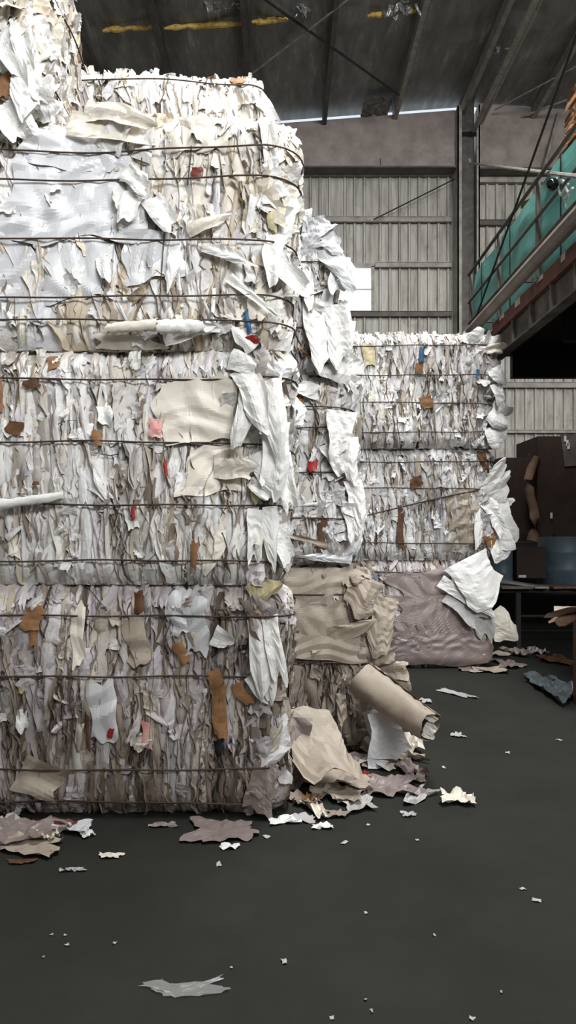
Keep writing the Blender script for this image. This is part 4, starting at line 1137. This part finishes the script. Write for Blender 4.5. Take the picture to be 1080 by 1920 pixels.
t, a, b = carton(969, 1024, 1026, 1084, 10.35, .5, 'brown_box', 'dark brown box between the two blue grey drums on the bench')
q = at(980, 1081, 10.33); MB().box(q.x - .05, q.x + .05, 10.34, 10.35, q.z - .015, q.z + .02).build('tape_bit', M['white_plastic'], t)
# wooden table at the right edge
wt = thing('wooden_table', (3.2, 6.2, 0), 'brown wooden table cut off by the right frame edge', 'table')
MB().box(2.56, 4.2, 5.6, 6.9, .80, .84).build('table_top', M['wood'], wt)
for x, y in ((2.63, 6.84), (4.14, 6.84), (2.63, 5.66), (4.14, 5.66)):
    MB().box(x - .045, x + .045, y - .045, y + .045, 0, .80).build('leg', M['wood'], wt)
MB().box(2.66, 4.1, 6.82, 6.85, .66, .80).build('apron', M['wood'], wt)
P = curl_mesh((2.80, 6.68, .855), (-1, .1, .05), (0, 1, 0), .48, .36, 0, -.35, .1, .012, 10, 8, nrm=ZUP)
tag(MB().grid(P).build('paper_sheet', M['film_brown']), 'greenish beige paper hanging over the end of the wooden table', 'sheet')
P = curl_mesh((2.78, 6.70, .848), (-1, .0, 0), (0, 1, 0), .46, .26, 0, -.9, .1, .012, 10, 8, nrm=ZUP)
tag(MB().grid(P).build('paper_sheet', M['tan_card']), 'tan sheet drooping below the greenish beige paper on the wooden table', 'sheet')
# floor litter by the far right
scrap(1040, 1296, 66, 44, 0, M['bluefilm'], 'grey blue plastic film bundle on the floor near the wooden table', 'film_bundle', lift=.12, cr=.04, cat='film', n=14)
scrap(880, 1256, 40, 8, 0, M['film_lilac'], 'mauve strip at the foot of the far right stack', lift=.04)
scrap(915, 1258, 60, 10, -4, M['film_brown'], 'pale board like strip at the foot of the far right stack', lift=.05, cr=.02)
scrap(935, 1227, 50, 8, 6, M['film_cream'], 'thin cream sheet behind the pale strip, right of the pinkish bale', lift=.04)
scrap(972, 1228, 30, 12, 4, M['film_brown'], 'beige crumple at the foot of the bench leg', lift=.10, cr=.05, name='crumpled_paper')
scrap(1003, 1224, 30, 10, 0, M['paper_grey'], 'grey crumple right of the beige one at the bench leg', lift=.08, cr=.05, name='crumpled_paper')
scrap(955, 1248, 40, 14, 0, M['film_lilac'], 'dusky scrap in front of the bench leg', lift=.05, cr=.03)
scrap(1045, 1240, 50, 16, 0, M['kraft_dark'], 'dark card piece between bench and wooden table', lift=.05, cr=.03, name='card_scrap')

# ================================================================== LIGHT
wd = bpy.data.worlds.new('World'); scene.world = wd; wd.use_nodes = True
bg = wd.node_tree.nodes['Background']; bg.inputs['Color'].default_value = (.80, .90, 1, 1); bg.inputs['Strength'].default_value = .7


def area(name, loc, target, sx, sy, power, col):
    l = bpy.data.lights.new(name, 'AREA'); l.shape = 'RECTANGLE'; l.size = sx; l.size_y = sy; l.energy = power; l.color = col
    o = bpy.data.objects.new(name, l); o.location = loc
    o.rotation_euler = (Vector(target) - Vector(loc)).to_track_quat('-Z', 'Y').to_euler(); COL.objects.link(o)


area('doorway_daylight', (5.6, -9.5, 8.2), (.8, 6, 2.8), 7, 4, 1750, (.975, .99, 1))
# unseen roof panel and area light over the aisle, added to brighten the stacks
struct(MB().box(.95, 2.33, -.3, 8.3, roof_z(1.6) + .02, roof_z(1.6) + .04).build('added_roof_panel', M['white_plastic']))
area('added_roof_fill', (1.64, 4.0, roof_z(1.6) - .02), (1.64, 4.0, 0), 1.3, 8.4, 900, (.98, .995, 1))

cam = bpy.data.cameras.new('Camera'); co = bpy.data.objects.new('Camera', cam); COL.objects.link(co)
co.location = (0, 0, CH); co.rotation_euler = (math.pi / 2, 0, 0)
cam.sensor_fit = 'VERTICAL'; cam.sensor_height = 36.0; cam.sensor_width = 20.25; cam.lens = F / H_ * 36.0
cam.shift_x = (W_ / 2 - VX) / H_; cam.shift_y = (VY - H_ / 2) / H_
cam.clip_end = 200
scene.camera = co
vs = scene.view_settings; vs.view_transform = 'Standard'; vs.look = 'None'; vs.gamma = 1; vs.use_curve_mapping = False
vs.exposure = 0.5
